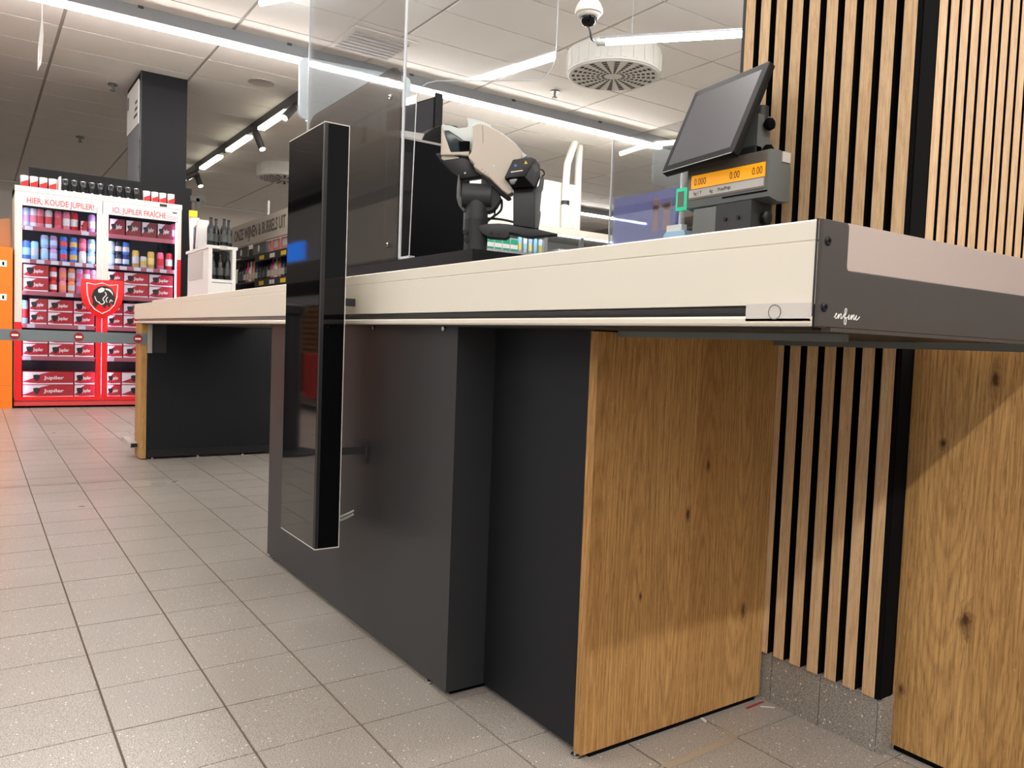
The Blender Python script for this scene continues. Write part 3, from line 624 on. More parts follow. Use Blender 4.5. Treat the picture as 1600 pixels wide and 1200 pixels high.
def drum(label, cx, cy, r=.41):
    t = thing('ventilation_diffuser', label, 'air vent', (cx, cy, 3.12), 'round ceiling ventilation drums')
    lathe('drum', [(r-.012, 3.118), (r, 3.124), (r, 3.304)], (cx, cy, 0), 'white_paint', t, seg=48, smooth=30)
    lathe('face_plate', [(.02, 3.112), (r-.02, 3.112), (r-.014, 3.1178)], (cx, cy, 0), 'white_paint', t, seg=48)
    bm = bmesh.new()
    for k in range(20):
        th = 2*math.pi*k/20
        for n in range(7):
            ra = .08+n*.043; rb = ra+.026; wd = .058*(ra+.03); wd2 = .058*(rb+.03)
            d = Vector((math.cos(th), math.sin(th), 0)); s = Vector((-d.y, d.x, 0)); o = Vector((cx, cy, 3.1095))
            q = [o+d*ra-s*wd, o+d*rb-s*wd2, o+d*rb+s*wd2, o+d*ra+s*wd]; v = [bm.verts.new(x) for x in q]; w_ = [bm.verts.new(x+Vector((0, 0, .002))) for x in q]
            bm.faces.new(v); bm.faces.new(w_[::-1])
            for i in range(4): bm.faces.new((v[i], w_[i], w_[(i+1) % 4], v[(i+1) % 4]))
    tag(finish(bm, 'slots', 'vent_dark', t), kind='stuff')
    for k in range(24):
        th = 2*math.pi*k/24; d = Vector((math.cos(th), math.sin(th), 0)); s = Vector((-d.y, d.x, 0)); o = Vector((cx, cy, 0))+d*(r-.003)
        lst = []
        prism('side_rib', [o-s*.022+Vector((0, 0, 3.14)), o+s*.022+Vector((0, 0, 3.14)), o+s*.022+Vector((0, 0, 3.285)), o-s*.022+Vector((0, 0, 3.285))], d*.009, 'white_paint', t, 0)
drum('round white ventilation drum on the ceiling near the dome camera', -5.35, 4.64)
drum('far round white ventilation drum above the wine shelves', -12.1, 3.95)
def sprinkler(label, u, v, big=1.0):
    p = plane_pt(u, v, (0, 0, ZC), (0, 0, 1)); t = thing('sprinkler', label, 'sprinkler', (p.x, p.y, ZC-.09), 'ceiling sprinklers')
    lathe('rosette', [(.05*big, ZC-.02), (.045*big, ZC-.0062)], (p.x, p.y, 0), 'steel_grey', t, seg=18)
    lathe('stem', [(.012*big, ZC-.07), (.012*big, ZC-.02)], (p.x, p.y, 0), 'steel_grey', t, seg=10)
    lathe('deflector', [(.026*big, ZC-.08), (.026*big, ZC-.07)], (p.x, p.y, 0), 'steel_grey', t, seg=14)
sprinkler('sprinkler on the ceiling beside the dark column', 176, 130)
sprinkler('sprinkler on the ceiling above the cooler', 125, 213, 1.1)
sprinkler('sprinkler on the ceiling left of the round ventilation drum', 867, 141)
p = plane_pt(408, 128, (0, 0, ZC), (0, 0, 1)); tag(lathe('ceiling_speaker', [(.12, ZC-.008), (.13, ZC-.012), (.13, ZC-.0062)], (p.x, p.y, 0), 'ceiling_grid', None, seg=24), 'flat round speaker in the ceiling right of the dark column', 'speaker')
p = plane_pt(348, 306, (0, 0, ZC), (0, 0, 1))
# square air grille seen through the clear screen
p = plane_pt(583, 68, (0, 0, ZC), (0, 0, 1)); g = thing('ceiling_grille', 'square louvred ceiling grille seen through the clear screen', 'air vent', (p.x, p.y, ZC-.02))
box('frame', (p.x-.29, p.y-.29, ZC-.012), (p.x+.29, p.y+.29, ZC-.0062), 'ceiling_tile', g, .002)
for k in range(7): box('louvre', (p.x-.25+.07*k, p.y-.25, ZC-.022), (p.x-.22+.07*k, p.y+.25, ZC-.012), 'lamp_house', g)
# batten entering the frame at the top
tl3 = thing('batten_light', 'bright tube light end at the top edge, left of the clear screen', 'ceiling light', plane_pt(440, -2, (0, 0, 3.2), (0, 0, 1)))
a = plane_pt(404, 6, (0, 0, 3.2), (0, 0, 1)); b_ = plane_pt(470, -8, (0, 0, 3.2), (0, 0, 1)); dv = (b_-a).normalized(); b2 = a+dv*1.5
tube('diffuser', [a+dv*.02, b2], .020, 'lamp_cool', tl3, 14)
box('mount', (a.x+dv.x*.7-.03, a.y+dv.y*.7-.03, 3.22), (a.x+dv.x*.7+.03, a.y+dv.y*.7+.03, ZC-.006), 'lamp_house', tl3)
# far lamp crossing behind the end of the long row
tl2 = thing('linear_ceiling_light', 'short far lamp crossing the end of the long ceiling light', 'ceiling light', (-9, 8.2, 3.2))
a = plane_pt(970, 240, (0, 0, 3.2), (0, 0, 1)); m_ = plane_pt(1012, 227, (0, 0, 3.2), (0, 0, 1)); b_ = plane_pt(1060, 222, (0, 0, 3.2), (0, 0, 1))
tube('diffuser', spline([a, m_, b_], 6), .03, 'track_lamp', tl2, 8)
# price hanger
hg = thing('hanging_sign', 'thin white sign hanging edge-on from the ceiling at the left', 'sign', (-6.5, .385, 2.56))
prism('board', [(-6.5, .375, 2.565), (-6.49, .397, 2.62), (-6.49, .405, 2.75), (-6.5, .402, 2.86), (-6.5, .392, 2.86), (-6.5, .378, 2.72)], (-.22, .008, 0), 'white_print', hg)
tube('cord', [(-6.5, .396, 2.86), (-6.5, .396, ZC-.006)], .0025, 'white_print', hg, 5)
# track with spots above the wine aisle
tk = thing('lighting_track', 'dark ceiling track with long lamps and spots over the wine aisle', 'track light', (-11, 2.84, 3.2))
box('rail', (-15, 2.815, 3.20), (-7.2, 2.865, ZC-.006), 'track_dark', tk, .002)
def trx(u, v): return plane_pt(u, v, (0, 2.84, 0), (0, 1, 0)).x
for u0, v0, u1, v1 in ((404, 214, 453, 190), (354, 246, 393, 225), (313, 272, 347, 254), (291, 288, 306, 278)):
    xa, xb = trx(u0, v0), trx(u1, v1); xa, xb = min(xa, xb), max(xa, xb); dd = (xb-xa)*.08; xa += dd; xb -= dd
    box('lamp', (xa, 2.80, 3.165), (xb, 2.88, 3.198), 'track_lamp', tk, .004)
for u, v, d in ((400, 228, (.10, .05, -.20)), (459, 196, (.06, -.12, -.14)), (468, 196, (.10, .06, -.16)), (306, 287, (.1, .05, -.2)), (309, 290, (-.02, -.18, -.12))):
    x = trx(u, v-14); s0 = Vector((x, 2.84, 3.17)); d = Vector(d)
    sp = tube('spot', [s0, s0+d], .042, 'track_dark', tk, 12)
    tube('spot_lens', [s0+d, s0+d*1.03], .036, 'track_lamp', sp, 12)

# ------------------------------------------------------------------ column and dark partition behind the cooler
cl = thing('column', 'square anthracite column rising behind the cooler', 'column', (-9.1, 1.6, 0))
box('shaft', (-9.53, 1.381, 0), (-8.69, 1.812, ZC-.006), 'column_dark', cl, .004)
box('mirror_strip', (-9.48, 1.376, 1.9), (-8.76, 1.381, 3.22), 'lamp_house', cl)
nt_ = box('notice', (-9.46, 1.366, 2.80), (-8.77, 1.3755, 3.24), 'white_print', cl)
for k, (a, b) in enumerate(((-8.95, -8.82), (-8.97, -8.82), (-9.02, -8.82))): box('notice_print', (a, 1.3652, 3.02-.065*k), (b, 1.3662, 3.05-.065*k), 'sign_ink', nt_)
box('notice_print', (-9.43, 1.3652, 3.06), (-9.36, 1.3662, 3.19), 'sign_ink', nt_)
for z in (2.35, 2.6): box('clip', (-8.735, 1.372, z), (-8.705, 1.382, z+.03), 'plastic_black', cl)
box('corner_trim', (-8.70, 1.374, 0), (-8.688, 1.384, ZC-.006), 'plastic_black', cl)
pn = tag(box('dark_partition', (-8.689, .43, 0), (-8.671, 1.866, 2.205), 'column_dark', None, .002), 'dark partition standing right behind the drinks cooler', 'partition')

# ------------------------------------------------------------------ drinks cooler
CX, CY0, CY1, CZ1, CB = -8.17, .30, 1.672, 1.95, -8.665
ck = thing('drinks_cooler', 'red and cream double-door drinks cooler full of beer', 'cooler', (-8.42, .985, 0))
boxes('cabinet', [((CB, CY0, .02), (CB+.03, CY1, CZ1)), ((CB, CY0, .02), (CX-.03, CY0+.035, CZ1)), ((CB, CY1-.035, .02), (CX-.03, CY1, CZ1)), ((CB, CY0, 1.885), (CX-.03, CY1, CZ1)), ((CB, CY0, .02), (CX-.03, CY1, .085))], 'cooler_white', ck)
boxes('liner', [((CB+.03, CY0+.036, .086), (CB+.034, CY1-.036, 1.884)), ((CB+.034, CY1-.04, .086), (CX-.04, CY1-.0352, 1.884))], 'cooler_in', ck)
box('base_strip', (CX-.03, CY0+.002, .02), (CX-.004, CY1-.002, .058), mat('strip_rose', (206, 60, 60), .5), ck, .003)
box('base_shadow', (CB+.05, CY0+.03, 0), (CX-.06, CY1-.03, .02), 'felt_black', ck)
box('top_panel', (CX-.03, CY0, 1.905), (CX+.002, CY1, CZ1+.002), 'cooler_white', ck, .003)
box('thermometer', (CX+.002, 1.47, 1.915), (CX+.005, 1.535, 1.94), 'plastic_black', ck)
for (a, b, ga, gb, zl, zr, txt, nm) in ((CY0+.004, .983, .358, .940, .762, .90, 'HIER, KOUDE JUPILER!', 'left'), (.989, CY1-.004, 1.035, 1.632, .90, 1.424, 'ICI, JUPILER FRAÎCHE', 'right')):
    d = box('door', (CX-.028, a, 1.842), (CX, b, 1.903), 'cooler_white', ck, .003)
    d['label'] = nm+' glass door of the cooler'
    for (y0_, y1_, zz_) in ((a, ga, zl), (gb, b, zr)):
        sh_ = 1.0 if y0_ == a and nm == 'left' or y1_ == b and nm == 'right' else 0
        zsplit = zz_ if sh_ else 1.02
        box('stile', (CX-.028, y0_, zsplit), (CX, y1_, 1.842), 'cooler_white', d, .002)
        box('stile_wrap', (CX-.028, y0_, .066), (CX+.0004, y1_, zsplit), 'cooler_red', d, .002)
    box('bottom_rail', (CX-.028, ga, .066), (CX+.0004, gb, .10), 'cooler_red', d, .002)
    box('pane', (CX-.016, ga+.001, .101), (CX-.012, gb-.001, 1.841), 'cooler_glass', d)
    hb = box('header_band', (CX+.0008, ga-.002, 1.785), (CX+.0018, gb-.004, 1.872 if nm == 'left' else 1.885), mat('band_white', (226, 218, 222), .5), d)
    text('header_lettering', txt, .072, 'text_red', (CX+.0025, ga+.03, 1.808), (0, 1, 0), (0, 0, 1), hb, 1, .001, 'LEFT', .018, .525 if nm == 'left' else .46)
    for zz_ in range(3) if nm == 'right' else (): box('band_line', (CX+.0018, gb-.10, 1.80+.014*zz_), (CX+.0024, gb-.01, 1.804+.014*zz_), 'text_red', hb)
box('label_plate', (CX, 1.585, 1.862), (CX+.002, 1.625, 1.875), 'plastic_black', ck)
for y in (CY0+.04, .975, 1.0, CY1-.048): box('led_tube', (CX-.046, y, .12), (CX-.034, y+.010, 1.78), 'led_lilac', ck)
# shelves
ZS = [1.612, 1.322, 1.040, .748, .460]
for z in ZS:
    s = box('shelf', (CB+.04, CY0+.05, z-.012), (CX-.055, CY1-.05, z), 'aluminium', ck)
    for (ya, yb) in ((.365, .935), (1.045, 1.625)):
        stp = box('price_strip', (CX-.055, ya, z-.034), (CX-.051, yb, z+.004), 'strip_red', s)
for z, lst in zip(ZS, ([.41, .85], [.39, .50, .61, .70, .80, .89, 1.06, 1.17, 1.29, 1.40, 1.52], [.73], [.43, .83], [1.07, .40])):
    for y in lst: box('price_tag', (CX-.0505, y-.03, z-.033), (CX-.048, y+.03, z+.001), 'tag_white', ck)
# emblem: shield with a bull's head
def YZ(lst, x, cy=.989, cz_=1.005, s=1.0): return [(x, cy+a*s, cz_+b*s) for a, b in lst]
sh_out = [(-.175, .175), (.175, .175), (.178, .06), (.165, -.02), (.135, -.085), (.09, -.135), (.04, -.165), (0, -.182), (-.04, -.165), (-.09, -.135), (-.135, -.085), (-.165, -.02), (-.178, .06)]
em = prism('emblem_shield', YZ(sh_out, CX+.001), (.006, 0, 0), 'cooler_red', ck, .001)
ring_o = [(-.128, .14), (-.06, .128), (0, .146), (.06, .128), (.128, .14), (.122, .03), (.10, -.05), (.06, -.10), (0, -.135), (-.06, -.10), (-.10, -.05), (-.122, .03)]
tube('shield_outline', YZ(ring_o+[ring_o[0]], CX+.0075), .0045, 'white_print', em, 5)
prism('bull_head', YZ([(-.115, -.125), (-.075, -.04), (-.088, .02), (-.072, .075), (-.035, .11), (.02, .122), (.07, .105), (.10, .06), (.108, 0), (.095, -.06), (.075, -.03), (.06, -.08), (.04, -.05), (.02, -.09), (0, -.06), (-.035, -.05), (-.055, -.085), (-.075, -.06)], CX+.0072), (.002, 0, 0), 'emblem_black', em)
prism('bull_forehead', YZ([(-.035, .085), (-.005, .105), (.02, .095), (.012, .07), (-.015, .055), (-.035, .06)], CX+.0095), (.0015, 0, 0), 'white_print', em)
prism('bull_horn', YZ([(.025, .100), (.06, .095), (.085, .065), (.088, .035), (.075, .06), (.05, .08), (.028, .085)], CX+.0095), (.0015, 0, 0), 'white_print', em)
for nm, q in (('bull_muzzle', [(.02, .065), (.032, .04), (.005, .0), (.018, -.03), (-.005, -.05), (-.03, -.035)]), ('bull_cheek', [(-.062, .02), (-.048, -.02), (-.02, -.035)]), ('bull_nose', [(.045, .02), (.03, -.005), (.04, -.03)]), ('bull_mane', [(.085, -.02), (.07, -.005), (.06, -.03)])):
    tube(nm, spline(YZ(q, CX+.0105), 5), .0042, 'white_print', em, 6)
# can, tall can and carton makers
def can_mesh(r, h, name):
    bm = bmesh.new(); lathe_bm(bm, [(r*.78, 0), (r, .008), (r, h-.014), (r*.80, h-.004), (r*.82, h)], (0, 0, 0), seg=14)
    me_ = bpy.data.meshes.new(name); bmesh.ops.recalc_face_normals(bm, faces=bm.faces); bm.to_mesh(me_); bm.free()
    me_.polygons.foreach_set('use_smooth', [True]*len(me_.polygons)); me_.set_sharp_from_angle(angle=.7); return me_
CM = {}
def can(kind, color, accent, x, y, z, label, group):
    r, h = {'can': (.031, .115), 'tall': (.031, .166), 'bottle': (.028, .21)}[kind]
    key = (kind, color)
    if key not in CM:
        me_ = can_mesh(r, h, kind); me_.materials.append(M('can_'+color)); CM[key] = me_
        if 'lid' not in CM:
            bm = bmesh.new(); lathe_bm(bm, [(r*.80, 0), (r*.82, .0015), (r*.7, .002)], (0, 0, 0), seg=14); l_ = bpy.data.meshes.new('lid'); bm.to_mesh(l_); bm.free(); l_.materials.append(M('aluminium')); CM['lid'] = l_
    if ('band', accent, kind) not in CM:
        bm = bmesh.new(); lathe_bm(bm, [(r+.0006, h*.25), (r+.0008, h*.27), (r+.0008, h*.62), (r+.0006, h*.64)], (0, 0, 0), seg=14); b__ = bpy.data.meshes.new('band'); bmesh.ops.recalc_face_normals(bm, faces=bm.faces); bm.to_mesh(b__); bm.free(); b__.materials.append(M('can_'+accent)); CM[('band', accent, kind)] = b__
    o = link('drink_can' if kind != 'bottle' else 'drink_bottle', CM[key], (x, y, z), None); tag(o, label, 'can' if kind != 'bottle' else 'bottle', group)
    link('label_band', CM[('band', accent, kind)], (x, y, z), o); link('lid', CM['lid'], (x, y, z+h-.0005), o)
    return o
XI = -8.30          # first row of goods
def carton(y0, y1, z0, z1, label, group, depth=.22, lettering=True, dark=False, zoom=1):
    xa = XI+.045
    o = box('beer_carton', (xa-depth, y0, z0), (xa, y1, z1), 'carton_dark' if dark else 'carton_red', None, .002); tag(o, label, 'carton', group)
    h, w_ = z1-z0, y1-y0
    prism('white_flash', [(xa+.0004, y0+.004, z0+h*.24), (xa+.0004, y0+w_*.20, z0+h*.50), (xa+.0004, y0+w_*.34, z0+h*.80), (xa+.0004, y0+w_*.52, z1-.003), (xa+.0004, y0+.004, z1-.003)], (.0008, 0, 0), 'carton_white', o)
    if not dark: prism('white_foot', [(xa+.0004, y0+.004, z0+.003), (xa+.0004, y1-.004, z0+.003), (xa+.0004, y1-.004, z0+h*.14), (xa+.0004, y0+w_*.3, z0+h*.10), (xa+.0004, y0+.004, z0+h*.18)], (.0008, 0, 0), 'carton_white', o)
    ry, rz = y0+w_*.27, z0+h*.52; s = min(h*.26, w_*.2)
    prism('emblem', [(xa+.0014, ry+a*s, rz+b*s) for a, b in ((-.9, .8), (0, 1), (.9, .8), (.8, 0), (.4, -.7), (0, -1), (-.4, -.7), (-.8, 0))], (.0006, 0, 0), 'emblem_black', o)
    if lettering: text('lettering', 'Jupiler', h*.36, 'white_print', (xa+.001, y0+w_*.42, z0+h*.42), (0, 1, 0), (0, 0, 1), o, 1, .0008, 'LEFT', .02, w_*.40)
    return o
LV = ['top', 'second', 'third', 'fourth', 'fifth', 'bottom']
def lab(desc, n, tot, lvl, side, row=''):
    pos = 'only one' if tot == 1 else ORD[n]+' from left'
    return f'{desc}, {pos}{row}, {LV[lvl]} shelf, {side} cooler door'
GI = 'drinks inside the cooler'
def canrow(lvl, side, items, z):
    for n, (kind, colr, acc, y, dz, row) in enumerate(items):
        nm = colr.replace('_', ' ')
        kindn = {'can': 'short can', 'tall': 'tall can', 'bottle': 'bottle'}[kind]
        can(kind, colr, acc, XI, y, z+dz, lab(f'{nm} {kindn}', n, len(items), lvl, side, row), GI)
# left door, top shelf
canrow(0, 'left', [('tall', 'silver_blue', 'lilac', .395, 0, ''), ('tall', 'white', 'pink', .45, 0, ''), ('tall', 'pink', 'red', .50, 0, ''), ('tall', 'white', 'red', .565, 0, ''), ('tall', 'rose', 'red', .64, 0, ''), ('tall', 'pink', 'white', .705, 0, ''), ('tall', 'red', 'white', .77, 0, ''), ('tall', 'lilac', 'white', .91, 0, '')], ZS[0])
carton(.815, .87, ZS[0], ZS[0]+.10, 'small carton on the top shelf of the left cooler door', GI, .12, False)
cols = [('tall', 'blue', 'light_blue', .395), ('tall', 'light_blue', 'silver', .458)]
canrow(1, 'left', [(k, c1, c2, y, 0, '') for k, c1, c2, y in cols], ZS[1])
dbl = [('silver_blue', 'light_blue', .535), ('lilac', 'silver_blue', .605), ('blue', 'red', .685), ('blue', 'gold', .765), ('rose', 'white', .838), ('light_blue', 'white', .91)]
for n, (c1, c2, y) in enumerate(dbl):
    can('can', c1 if n != 4 else 'white', c2, XI, y, ZS[1], f'lower can of the {ORD[n]} stacked pair, second shelf, left cooler door', GI)
    if n != 4: can('can', c1, c2, XI, y, ZS[1]+.1155, f'upper can of the {ORD[n]} stacked pair, second shelf, left cooler door', GI)
    else: can('can', 'rose', 'pink', XI, y, ZS[1]+.1155, 'pink upper can of the fifth stacked pair, second shelf, left cooler door', GI)
# third shelf left: two cartons stacked, then pairs of cans
for k in range(2): carton(.37, .565, ZS[2]+k*.121, ZS[2]+k*.121+.119, ('lower', 'upper')[k]+' red carton at the left of the third shelf, left cooler door', GI)
for n, (c1, c2, y) in enumerate([('red', 'white', .605), ('pink', 'orange', .68), ('orange', 'silver', .75), ('lilac', 'rose', .815), ('rose', 'white', .875), ('lilac', 'pink', .925)]):
    for k in range(2): can('can', c1, c2, XI, y, ZS[2]+k*.1155, ('lower', 'upper')[k]+f' can of the {ORD[n]} stacked pair, third shelf, left cooler door', GI)
# fourth shelf left
can('bottle', 'light_blue', 'red', XI, .385, ZS[3], 'tall pale blue bottle on the fourth shelf, left cooler door', GI)
for k in range(2):
    carton(.42, .555, ZS[3]+k*.116, ZS[3]+k*.116+.114, ('lower', 'upper')[k]+' carton next to the blue bottle, fourth shelf, left cooler door', GI)
    carton(.56, .76, ZS[3]+k*.116, ZS[3]+k*.116+.114, ('lower', 'upper')[k]+' wide middle carton, fourth shelf, left cooler door', GI)
    carton(.765, .935, ZS[3]+k*.116, ZS[3]+k*.116+.114, ('lower', 'upper')[k]+' rightmost carton, fourth shelf, left cooler door', GI)
for n, (a, b) in enumerate(((.37, .565), (.57, .77), (.775, .935))):
    for k in range(2): carton(a, b, ZS[4]+k*.116, ZS[4]+k*.116+.114, ('lower', 'upper')[k]+f' carton of the {ORD[n]} stack, fifth shelf, left cooler door', GI)
for n, (a, b) in enumerate(((.37, .77), (.775, .945))):
    for k in range(2): carton(a, b, .086+k*.119, .086+k*.119+.117, ('lower', 'upper')[k]+(' long' if n == 0 else ' short')+' beer carton on the cooler floor, left door', GI, .3)
# right door
for n in range(4): carton(1.055+n*.138, 1.185+n*.138, ZS[0], ZS[0]+.15, lab('dark red beer multipack', n, 4, 0, 'right'), GI, .2, True, True)
can('tall', 'rose', 'white', XI, 1.622, ZS[0], 'pink tall can at the right end, top shelf, right cooler door', GI)
canrow(1, 'right', [('can', 'light_blue', 'silver', 1.075, 0, ''), ('can', 'dark', 'silver', 1.135, 0, ''), ('can', 'navy', 'silver_blue', 1.20, 0, ''), ('tall', 'gold', 'silver', 1.285, 0, ''), ('can', 'silver', 'gold', 1.355, 0, ''), ('tall', 'gold', 'yellow', 1.42, 0, ''), ('tall', 'rose', 'red', 1.505, 0, ''), ('tall', 'red', 'white', 1.585, 0, '')], ZS[1])
for n, (c1, y) in enumerate((('silver_blue', 1.075), ('dark', 1.135), ('blue', 1.20))): can('can', c1, 'silver', XI, y, ZS[1]+.1155, f'{c1.replace("_", " ")} can stacked on the {ORD[n]} can, second shelf, right cooler door', GI)
for lv, zb in ((2, ZS[2]), (3, ZS[3]), (4, ZS[4])):
    for n, (a, b) in enumerate(((1.045, 1.175), (1.18, 1.395), (1.40, 1.615))):
        for k in range(2): carton(a, b, zb+k*.116, zb+k*.116+.114, ('lower', 'upper')[k]+f' carton of the {ORD[n]} stack, {LV[lv]} shelf, right cooler door', GI)
for n, (a, b) in enumerate(((1.045, 1.165), (1.17, 1.57))):
    for k in range(2): carton(a, b, .086+k*.119, .086+k*.119+.117, ('lower', 'upper')[k]+(' short' if n == 0 else ' long')+' beer carton on the cooler floor, right door', GI, .3)
# cups and glasses on top of the cooler
def cup(y, label, red=True):
    t = thing('display_cup' if red else 'display_glass', label, 'cup' if red else 'glass', (CX-.07, y, CZ1+.002), 'cups on top of the cooler' if red else 'dark glasses on top of the cooler')
    x = CX-.07; z = CZ1+.002
    if red:
        lathe('cup_body', [(.027, z), (.031, z+.05), (.033, z+.10)], (x, y, 0), 'carton_white', t, seg=16)
        prism('red_wave', [(x+.033, y-.026, z+.004), (x+.033, y+.026, z+.004), (x+.034, y+.028, z+.062), (x+.0345, y, z+.05), (x+.034, y-.028, z+.036)], (-.004, 0, 0), 'cooler_red', t)
    else:
        lathe('glass_body', [(.026, z), (.032, z+.05), (.033, z+.085), (.028, z+.108)], (x, y, 0), 'glass_black', t, seg=16)
        lathe('rim', [(.0285, z+.106), (.027, z+.1105)], (x, y, 0), 'aluminium', t, seg=16)
        box('badge', (x+.026, y-.009, z+.002), (x+.034, y+.009, z+.012), 'white_print', t)
for n, y in enumerate((.375, .447, .519, .591)): cup(y, f'red and white cup on the cooler, {ORD[n]} from left in the left group')
for n, y in enumerate((.69, .76, .832, .903, .972, 1.06, 1.13, 1.203, 1.275)): cup(y, f'dark glass on top of the cooler, {ORD[n]} from left', False)
for n, y in enumerate((1.365, 1.438, 1.508, 1.582)): cup(y, f'red and white cup on the cooler, {ORD[n]} from left in the right group')
tag(prism('divider_sign', [(CX-.06, .636, CZ1+.002), (CX-.06, .656, CZ1+.002), (CX-.06, .656, CZ1+.135), (CX-.06, .64, CZ1+.13)], (-.3, 0, 0), 'white_print'), 'white upright divider between cups and dark glasses on the cooler', 'divider')

# orange locker and cardboard at the far left
ol = thing('orange_locker', 'orange locker cabinet beside the drinks cooler', 'locker', (-8.35, -.2, 0))
box('body', (-8.65, -.75, 0), (-8.15, .288, 1.405), 'orange_paint', ol, .004)
for z in (1.22, .80, .36):
    box('lid_line', (-8.1505, -.74, z-.16), (-8.149, .28, z-.155), 'cardboard', ol)
for z, in ((1.235,), (.945,)):
    p_ = box('keyhole_plate', (-8.15, .19, z), (-8.146, .245, z+.055), 'white_print', ol, .001); box('keyhole', (-8.146, .212, z+.012), (-8.145, .226, z+.042), 'felt_black', p_)
fd = thing('cardboard_flyers', 'upright cardboard sheets on the orange locker', 'cardboard', (-8.4, .2, 1.405))
for k in range(3): prism('sheet', [(-8.3-.03*k, .17, 1.405), (-8.3-.03*k, .28, 1.405), (-8.3-.03*k, .275, 1.62+.03*k), (-8.3-.03*k, .17, 1.6+.03*k)], (-.006, 0, 0), 'cardboard', fd)

# barrier strap with post
bs = thing('barrier_strap', 'grey barrier strap with no-entry signs stretched to the far counter leg', 'barrier', (-4.83, .3, .66))
box('strap', (-4.828, -.186, .658), (-4.824, .83, .716), 'strap_grey', bs)
for y in (.181, .473, .765, -.11):
    s = lathe('no_entry_sign', [(.0235, 0), (.0235, .0015)], (-4.824, y, .686), 'sign_red', bs, 'X', 24)
    box('sign_bar', (-4.8226, y-.015, .681), (-4.8218, y+.015, .691), 'white_print', s)
br = thing('strap_bracket', 'pale bracket on the counter leg holding the barrier strap', 'bracket', (-4.82, .83, .61))
box('plate', (-4.8255, .815, .608), (-4.806, .836, .772), 'bracket_pale', br, .002)
box('backing', (-4.8262, .836, .61), (-4.8235, .914, .772), 'plastic_dark', br)
ps = thing('barrier_post', 'black barrier post with round foot, reflected in the glossy pillar', 'post', (-4.83, -.3, 0))
lathe('foot', [(.20, 0), (.20, .012), (.11, .03)], (-4.83, -.3, 0), 'plastic_black', ps, seg=32)
lathe('tube', [(.085, .025), (.08, .86), (.105, .87), (.105, .92), (.08, .93)], (-4.83, -.3, 0), 'plastic_black', ps, seg=24)
box('strap_cassette', (-4.87, -.21, .64), (-4.79, -.185, .74), 'plastic_dark', ps, .004)

# ------------------------------------------------------------------ wine shelving along the aisle
ws = thing('wine_shelf', 'long wine shelf under the cream sign behind the counter', 'shelf', (-10.3, 3.3, 0))
sg = box('header_sign', (-12.6, 2.99, 1.90), (-7.2, 3.02, 2.20), 'sign_cream', ws)
text('header_lettering', 'ONZE WIJNEN & BUBBELS UIT', .205, 'sign_ink', (-11.25, 2.9895, 1.99), (1, 0, 0), (0, 0, 1), sg, 1, .002, 'LEFT', .018, 2.16)
box('hanger', (-9.85, 3.0, 2.2), (-9.80, 3.02, 2.38), 'rail_grey', ws)
for x in (-11.9, -10.5, -9.1, -7.7): box('upright', (x, 3.3, 0), (x+.05, 3.36, 1.98), 'shelf_dark', ws)
box('back', (-12.6, 3.45, 0), (-7.2, 3.47, 2.0), 'wall_dark', ws)
for z, m_ in ((1.74, 'shelf_dark'), (1.42, 'shelf_dark'), (1.05, 'shelf_dark')):
    s = box('shelf_board', (-12.6, 3.02, z-.02), (-7.2, 3.44, z), m_, ws)
    box('shelf_front', (-10.3, 3.0, z-.085), (-7.2, 3.02, z+.005), m_, s)
    for k in range(7): box('price_ticket', (-10.1+k*.42, 2.996, z-.07), (-9.92+k*.42, 3.0, z-.02), 'white_print' if k % 2 else 'yellow_tag', s)
for k in range(5):
    c_ = tag(box('pink_carton', (-10.1+k*.33, 3.06, 1.74), (-9.83+k*.33, 3.3, 1.90), 'pink_card', None, .003), f'pink gift carton on the top wine shelf, {ORD[k]} from left', 'carton', 'pink cartons on the wine shelf')
    box('printed_face', (-10.05+k*.33, 3.058, 1.80), (-9.9+k*.33, 3.06, 1.88), 'carton_white', c_)
for k in range(2):
    c_ = tag(box('shelf_placard', (-11.3+k*.8, 3.03, 1.76), (-10.75+k*.8, 3.05, 1.90), 'sign_ink' if k == 0 else 'plastic_grey', None, .002), ('dark placard', 'grey placard with white dot')[k]+' under the wine sign', 'placard')
    lathe('dot', [(.045, 0), (.045, -.002)], (-11.05+k*.8, 3.03, 1.83), 'white_print', c_, 'Y', 16)
bpro = [(.036, 0), (.038, .005), (.038, .18), (.030, .21), (.015, .235), (.0145, .29), (.016, .30)]
WB = {}
def wine(x, y, z, m, label, grp, s=1.0):
    key = (m, s)
    if key not in WB:
        bm = bmesh.new(); lathe_bm(bm, [(r*s, h*s) for r, h in bpro], (0, 0, 0), seg=14); me_ = bpy.data.meshes.new('bottle'); bmesh.ops.recalc_face_normals(bm, faces=bm.faces); bm.to_mesh(me_); bm.free()
        me_.polygons.foreach_set('use_smooth', [True]*len(me_.polygons)); me_.set_sharp_from_angle(angle=.7); me_.materials.append(M(m))
        bm = bmesh.new(); lathe_bm(bm, [(.0385*s, .05*s), (.0387*s, .052*s), (.0387*s, .13*s), (.0385*s, .132*s)], (0, 0, 0), seg=14); l_ = bpy.data.meshes.new('label'); bmesh.ops.recalc_face_normals(bm, faces=bm.faces); bm.to_mesh(l_); bm.free(); WB[key] = (me_, l_)
        l_.materials.append(M('label_silver' if m == 'bottle_black' else 'sign_cream'))
    o = link('wine_bottle', WB[key][0], (x, y, z), None); tag(o, label, 'bottle', grp); link('label', WB[key][1], (x, y, z), o); return o
cl_ = ['bottle_black', 'can_orange', 'can_dark', 'bottle_black', 'can_white', 'bottle_black', 'can_navy', 'can_rose']
cnt = {}
